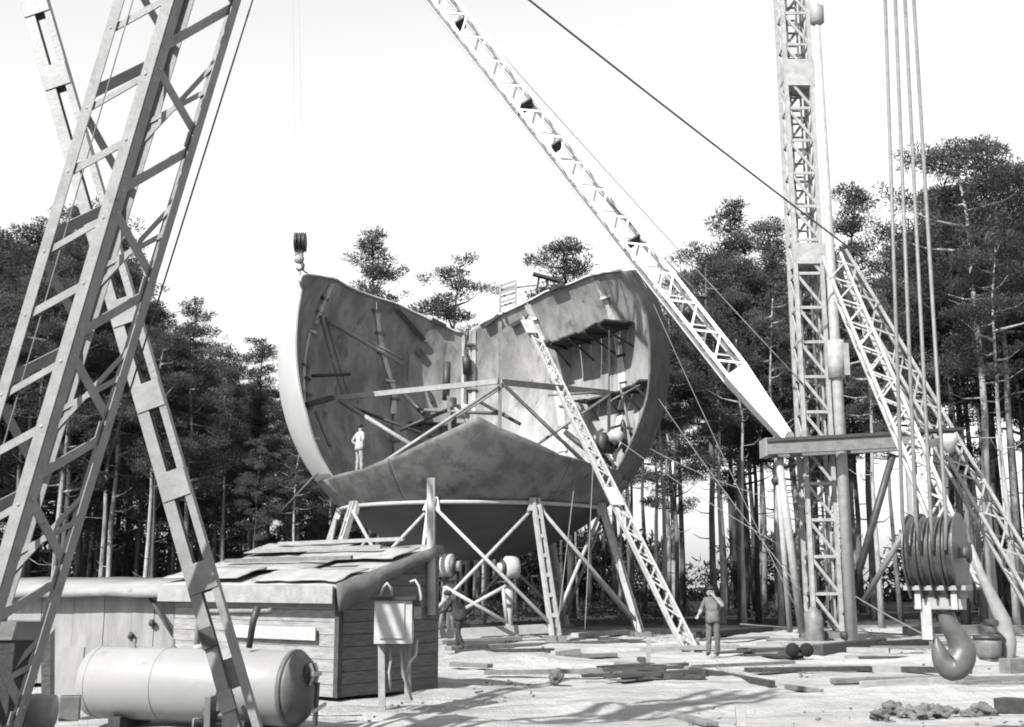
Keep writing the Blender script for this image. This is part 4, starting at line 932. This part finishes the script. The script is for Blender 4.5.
o = MB().beam(G(646, 668)-Vector((0, .1, 0)), G(641, 659), .2, .1).build('dark_block', M['wood_dark']); tag(o, 'small dark block leaning by the thin white stake', 'block')
hpz = thing('timber_heap', 'flat heap of dark grey boards and bark on the sand left of the standing man', 'timber heap', G(650, 676))
random.seed(21)
for i in range(24):
    u, v = 622+random.random()*54, 669+random.random()*13; a = G(u, v); an = random.gauss(0, .35); L_ = random.uniform(.3, .85); d = Vector((math.cos(an), math.sin(an)*.8, 0))*L_
    hgt = .05+.16*max(0, 1-abs(u-650)/40)*random.random()
    MB().beam(a-d+up*hgt, a+d+up*(hgt+random.uniform(-.05, .08)), random.uniform(.12, .26), .06).build('board', M[random.choice(('wood_dark', 'wood_mid', 'wood_dark'))], hpz)
for i, (u, lab) in enumerate(((793, 'left of two open pipe ends lying before the mast'), (807, 'right of two open pipe ends lying before the mast'))):
    c = G(u, 659)+up*.22; t_ = thing('steel_pipe', lab, 'pipe', c-up*.22, 'two pipes before the mast'); d = Vector((.25, 1, 0)).normalized()
    MB().lathe(c, d, [(0, .15), (.0, .205), (1.6, .205), (1.6, .15)], 18).build('barrel', M['strut'], t_); MB().lathe(c-d*.004, d, [(0, .003), (.001, .175), (.02, .175)], 18).build('bore_shade', M['black'], t_)  # black disc painted in as the shade inside the pipe
sk_ = W(814, 640, 39.2); mb = MB(); mb.lathe((sk_.x, sk_.y, -.02), (.05, 0, 1), [(0, .3), (.05, .33), (.4, .29), (.8, .27), (1.0, .2), (1.12, .12), (1.16, .03)], 22)
for v_ in mb.v: v_.x += .09*noise.noise(v_*3.1); v_.y += .09*noise.noise(v_*3.1+Vector((3, 1, 0)))
o = mb.build('grey_sack', M['steel']); tag(o, 'grey lumpy sack standing against the foot of the mast', 'sack')
for i, (u, v, lab) in enumerate(((823, 643, 'dark round wheel hub before the mast foot'), (844, 642, 'dark round wheel hub at the pole foot'))):
    c = W(u, v, 39.6); c.z = max(.2, c.z); o = MB().lathe(c, (.3, -1, 0), [(0, .05), (.01, .14), (.12, .15), (.2, .1), (.21, .03)], 16).build('wheel_hub', M['dark_steel']); tag(o, lab, 'hub', 'round hubs about the mast foot')
# rubble clods, bottom right
random.seed(5)
cl = [(882, 717, 'leftmost'), (893, 711, None), (907, 714, None), (920, 717, None), (930, 712, None), (941, 716, None), (955, 713, None), (968, 716, None), (985, 714, 'rightmost')]
for i, (u, v, l) in enumerate(cl):
    g = G(u, v); s = random.uniform(.05, .12)
    o = MB().blob(g+up*s*.35, (s*1.3, s, s*.75), 3, .75, i).build('earth_clod', M['stone'])
    tag(o, (l+' clod in the row of earth clods at the bottom right') if l else 'grey clod in the middle of the row of earth clods at the bottom right', 'clod', 'row of earth clods at the bottom right')
c = G(556, 681); o = MB().blob(c+up*.08, (.13, .11, .13), 3, .4, 3).build('grey_stone', M['stone']); tag(o, 'single grey stone at the tip of the hut shadow', 'stone')
mb = MB(); random.seed(11)                              # uncountable chips and crumbs over the sand
for i in range(1100):
    y = random.uniform(14, 50); x = random.uniform(-.46, .5)*y
    if x < -2.0 and y < 26: continue
    if noise.noise(Vector((x*.3, y*.16, 7))) < .12: continue
    s = random.uniform(.006, .022)*(1+y/40); an = random.random()*6.28
    if random.random() < .5: mb.beam((x, y, .03), (x+math.cos(an)*s*5, y+math.sin(an)*s*5, .05), s, s*.7)
    else: mb.blob((x, y, .02), (s*1.3, s, s*.8), 1, .4, i % 17)
o = mb.build('site_litter', M['wood_mid']); tag(o, 'scattered wood chips and crumbs of earth over the sand', 'litter', kind='stuff')

# ------------------------------------------------------------------ pine forest
def leaf_cloud(clumps, per, size):
    """needle tufts: small crossed slivers spread through each clump"""
    vs = []; fs = []; b = 0
    for (c, r) in clumps:
        n = int(per*r[0]*r[0]*rng.uniform(.8, 1.2))
        d = rng.normal(size=(n, 3)); d /= np.linalg.norm(d, axis=1)[:, None]
        rad_ = rng.random(n)**.45; p = np.array(c)+d*rad_[:, None]*np.array(r)
        t = d*.7+rng.normal(size=(n, 3))*.6+np.array((0, 0, .45)); t /= np.linalg.norm(t, axis=1)[:, None]
        s = np.cross(t, rng.normal(size=(n, 3))); s /= np.linalg.norm(s, axis=1)[:, None]
        ln = size*rng.uniform(.7, 1.5, n)[:, None]; wd = size*.3*rng.uniform(.6, 1.3, n)[:, None]
        q = np.stack([p-s*wd*.5, p+s*wd*.5+t*ln*.1, p+s*wd*.35+t*ln, p-s*wd*.35+t*ln*.9], 1).reshape(-1, 3)
        vs.append(q); fs += [(b+4*i, b+4*i+1, b+4*i+2, b+4*i+3) for i in range(n)]; b += 4*n
    return np.concatenate(vs), fs
PROTO = []
def pine_proto(seed, h, crown_lo, spread, dens, style):
    random.seed(seed); tr = MB(); clumps = []
    bend = [Vector((random.gauss(0, .12)*(i/6)**1.2*1.5, random.gauss(0, .12)*(i/6)*1.5, h*i/7)) for i in range(8)]; bend[0] = Vector((0, 0, -.3))
    r0 = .0085*h+.01
    tr.poly(bend, [r0*1.25]+[r0*(1-.115*i) for i in range(1, 8)], 8)
    def trunk_at(z):
        f = max(0, min(6.999, z/h*7)); i = int(f); return bend[i].lerp(bend[i+1], f-i)
    nb = int((h-crown_lo)*(2.3 if style != 'sparse' else 1.7))
    for i in range(nb):
        f = (i+random.random())/nb; z = crown_lo+(h-crown_lo)*f; c = trunk_at(z)
        if style == 'flat': L_ = spread*(.5+.6*math.sin(math.pi*min(1, f*1.1)))*random.uniform(.55, 1.1)
        elif style == 'cone': L_ = spread*(1.05-.9*f)*random.uniform(.6, 1.1)
        else: L_ = spread*(.9-.55*f*f)*random.uniform(.5, 1.15)
        an = i*2.4+random.uniform(-.5, .5); rise = random.uniform(-.05, .45)*L_
        e = c+Vector((math.cos(an)*L_, math.sin(an)*L_, rise)); m = c.lerp(e, .5)+Vector((0, 0, -.08*L_))
        tr.poly([c, m, e], [.05+.02*L_, .04, .015], 5)
        for q in (.45, .75, 1.0):
            if q < .5 and random.random() < .45: continue
            pos = c.lerp(e, q)+Vector((random.gauss(0, .25), random.gauss(0, .25), random.uniform(0, .35))); r = random.uniform(.4, 1.05)*(.8+.14*L_)
            clumps.append((tuple(pos), (r, r, r*random.uniform(.35, .6))))
        for q in range(3):                               # loose outer sprays
            r = random.uniform(.2, .42); clumps.append((tuple(e+Vector((random.gauss(0, .5), random.gauss(0, .5), random.uniform(-.1, .5)))), (r, r, r*.6)))
    clumps.append((tuple(bend[7]+Vector((0, 0, -.2))), (.6, .6, .8)))
    for i in range(random.randint(3, 6)):                # dead stubs on the bare trunk
        z = random.uniform(.3, .95)*crown_lo; an = random.random()*6.28; L_ = random.uniform(.4, 1.8); c = trunk_at(z)
        tr.poly([c, c+Vector((math.cos(an)*L_*.6, math.sin(an)*L_*.6, .05)), c+Vector((math.cos(an)*L_, math.sin(an)*L_, .3*L_))], [.035, .025, .01], 4)
    me = bpy.data.meshes.new('trunk'); me.from_pydata([tuple(v) for v in tr.v], [], tr.f); me.polygons.foreach_set('use_smooth', [True]*len(tr.f)); me.materials.append(M['trunk'])
    v, f = leaf_cloud(clumps, dens*5, .14); cm = bpy.data.meshes.new('crown'); cm.from_pydata(v.tolist(), [], f); cm.materials.append(M['needles'])
    PROTO.append((h, me, cm))
for a in ((1, 20, 9, 3.0, 95, 'round'), (2, 20, 11, 2.7, 95, 'flat'), (3, 20, 8, 3.1, 95, 'cone'), (4, 20, 12.5, 2.6, 90, 'flat'), (5, 20, 7.5, 2.6, 95, 'round'), (6, 20, 14, 2.5, 80, 'sparse'), (7, 20, 10, 2.3, 85, 'cone'), (8, 20, 12, 3.4, 80, 'sparse'), (9, 16, 4, 2.6, 80, 'cone'), (10, 14, 2.5, 2.4, 80, 'round')): pine_proto(*a)
def pine(k, x, y, h, label, group=None, wide=1., rot=None):
    ph, tm, cm = PROTO[k]; r = bpy.data.objects.new('pine_tree', None); scn.collection.objects.link(r); r.location = (x, y, 0); s = h/ph; r.scale = (s*wide, s*wide, s)
    r.rotation_euler = (R_(random.gauss(0, .8)), R_(random.gauss(0, .8)), random.random()*6.28 if rot is None else rot); tag(r, label, 'tree', group)
    for n, m in (('trunk', tm), ('crown', cm)):
        o = bpy.data.objects.new(n, m); scn.collection.objects.link(o); o.parent = r
        if n == 'trunk' and ('pale' in label or 'bare' in label or ('in the wood' in label and y < 80 and random.random() < .3)): o.material_slots[0].link = 'OBJECT'; o.material_slots[0].material = M['pale_bark']
    return r
random.seed(33)
def pine_px(k, u, vtop, Y, label, wide=1.):
    p = W(u, vtop, Y); b = Vector((p.x, Y, 0)); r = W(u, 560, Y); pine(k, r.x, Y, p.z, label, 'pines of the wood behind the site', wide)
for a in ((0, 62, 206, 60, 'tall pine with ragged crown behind the top of the left foreground truss'), (1, 20, 232, 63, 'pine at the far left edge seen through the truss'), (2, 185, 306, 58, 'dark dense pine just right of the battened leg'), (4, 110, 300, 60, 'pine with pale straight trunk between truss and battened leg'), (3, 146, 330, 57, 'pine with leaning pale trunk above the low shed roof'), (4, 255, 345, 64, 'bushy pine close to the left side of the sphere'), (6, 222, 372, 62, 'low pine in the dip of the skyline left of the sphere'),
          (2, 371, 240, 66, 'pine with small crown rising above the left plates of the sphere', 1.15), (0, 456, 264, 68, 'pine with broad crown in the notch at the back of the sphere', 1.15), (4, 571, 246, 66, 'broad pine crown rising above the right plates of the sphere', 1.3),
          (2, 740, 212, 60, 'tall spired pine left of the lattice mast'), (0, 712, 256, 58, 'full dark pine right beside the sphere', 1.1), (4, 782, 226, 59, 'dark pine directly left of the lattice mast', 1.1), (5, 779, 300, 54, 'pine with pale crooked trunk left of the mast'), (6, 872, 192, 64, 'slender pine with open crown between mast and hoist ropes'), (0, 962, 180, 58, 'pine with slim trunk behind the hoist ropes'), (3, 990, 150, 53, 'tall pine with long bare pale trunk right of the hook block', 1.15), (1, 1018, 158, 57, 'pine with thick dark crown at the far right edge', 1.1), (3, 1012, 250, 50, 'bare-trunked pine at the right edge nearer than its neighbours'), (0, 920, 260, 60, 'dark pine behind the back struts of the mast'), (4, 845, 262, 63, 'pine right behind the lattice mast', 1.1), (3, 878, 300, 52, 'pine with pale bare trunk behind the right end of the spreader beam'), (3, 665, 330, 55, 'pine with pale straight trunk right of the sphere columns'), (3, 722, 335, 56, 'pine with pale trunk behind the standing man in grey'), (5, 742, 340, 53, 'pine with pale trunk between standing man and mast')): pine_px(*a)
SKY = [(-400, 240), (-60, 225), (0, 232), (60, 212), (100, 225), (150, 318), (215, 345), (235, 380), (270, 352), (300, 350), (350, 345), (460, 335), (600, 330), (650, 315), (700, 262), (735, 240), (800, 245), (830, 275), (872, 240), (900, 265), (945, 215), (985, 180), (1024, 180), (1100, 190), (1500, 230)]
zones = [(-9999, 100, 'pine in the wood seen behind the left foreground truss'), (100, 275, 'pine in the wood above the low shed, left of the sphere'), (275, 665, 'pine in the wood behind the sphere and its columns'), (665, 790, 'pine in the wood between sphere and mast'), (790, 9999, 'pine in the wood right of the mast')]
random.seed(77); cnt = 0
for row, (Y, step) in enumerate(((59, 50), (65, 42), (72, 40), (83, 42), (93, 38), (104, 36), (118, 34))):
    u = -180+random.random()*step
    while u < 1210:
        gap = row > 0 and (864 < u < 908 or 692 < u < 722 or (row > 2 and 1000 < u < 1030))
        if not gap and not (row == 0 and random.random() < .3) and cnt < 268:
            vt = interp(u, SKY)+random.uniform(8, 60)+(25 if row < 2 else 0); yy = Y+random.uniform(-3, 3); p = W(u, vt, yy); b = W(u, 580, yy)
            lab = next(z[2] for z in zones if z[0] <= u < z[1])
            pine(random.choice((0, 1, 2, 3, 4, 4, 0, 6, 7) if row < 2 else ((0, 1, 2, 8, 4, 9, 8, 6, 9) if u < 560 else (0, 2, 3, 1, 6, 3, 7, 5))), b.x, yy, p.z, lab, 'pines of the wood behind the site', random.uniform(.9, 1.15)); cnt += 1
        u += step*random.uniform(.6, 1.4)
print('pines', cnt)
# far wood: reads as one mass behind the trunks
mb = MB(); random.seed(3); cl_ = []
for i in range(150):
    y = random.uniform(126, 150); u = random.uniform(-260, 1280)
    p = W(u, 580, y)
    if u < 640 or 718 < u < 860 or 912 < u < 1000 or 600 < u < 692:
        for j in range(9 if u < 640 else 4): cl_.append(((p.x+random.gauss(0, 2.5), y+random.gauss(0, 3), random.uniform(.3, 6.5)), (2.2, 2.2, 1.6)))
    if (862 < u < 906 or 694 < u < 716) and random.random() < .8: continue; h = W(u, interp(u, SKY)+random.uniform(40, 110), y).z
    mb.tube((p.x, y, -.2), (p.x+random.gauss(0, .4), y, h), .18, .06, 6)
    for j in range(13): cl_.append(((p.x+random.gauss(0, 1.6), y+random.gauss(0, 1.6), h*random.uniform(.06 if u < 640 else .34, 1.0)), (1.7, 1.7, 1.2)))
nv = len(mb.v); v, f = leaf_cloud(cl_, 16, .75)
me = bpy.data.meshes.new('far_wood'); me.from_pydata([tuple(p) for p in mb.v]+v.tolist(), [], list(mb.f)+[tuple(i+nv for i in q) for q in f]); me.materials.append(M['trunk']); me.materials.append(M['needles'])
me.polygons.foreach_set('material_index', [0]*len(mb.f)+[1]*len(f)); o = bpy.data.objects.new('far_wood', me); scn.collection.objects.link(o); tag(o, 'far-off pines closing the view deep in the wood', 'wood', kind='stuff')
# undergrowth along the forest edge
cl_ = []; random.seed(8)
for i in range(520):
    y = random.uniform(58, 112); x = random.uniform(-.6, .6)*y; uu = 512+1190*x/y
    if 860 < uu < 910 or 690 < uu < 724: continue
    r = random.uniform(.3, .7); cl_.append(((x, y, r*.4), (r*1.5, r*1.5, r)))
v, f = leaf_cloud(cl_, 60, .22); me = bpy.data.meshes.new('undergrowth'); me.from_pydata(v.tolist(), [], f); me.materials.append(M['needles'])
o = bpy.data.objects.new('undergrowth', me); scn.collection.objects.link(o); tag(o, 'low dark scrub covering the forest floor', 'undergrowth', kind='stuff')
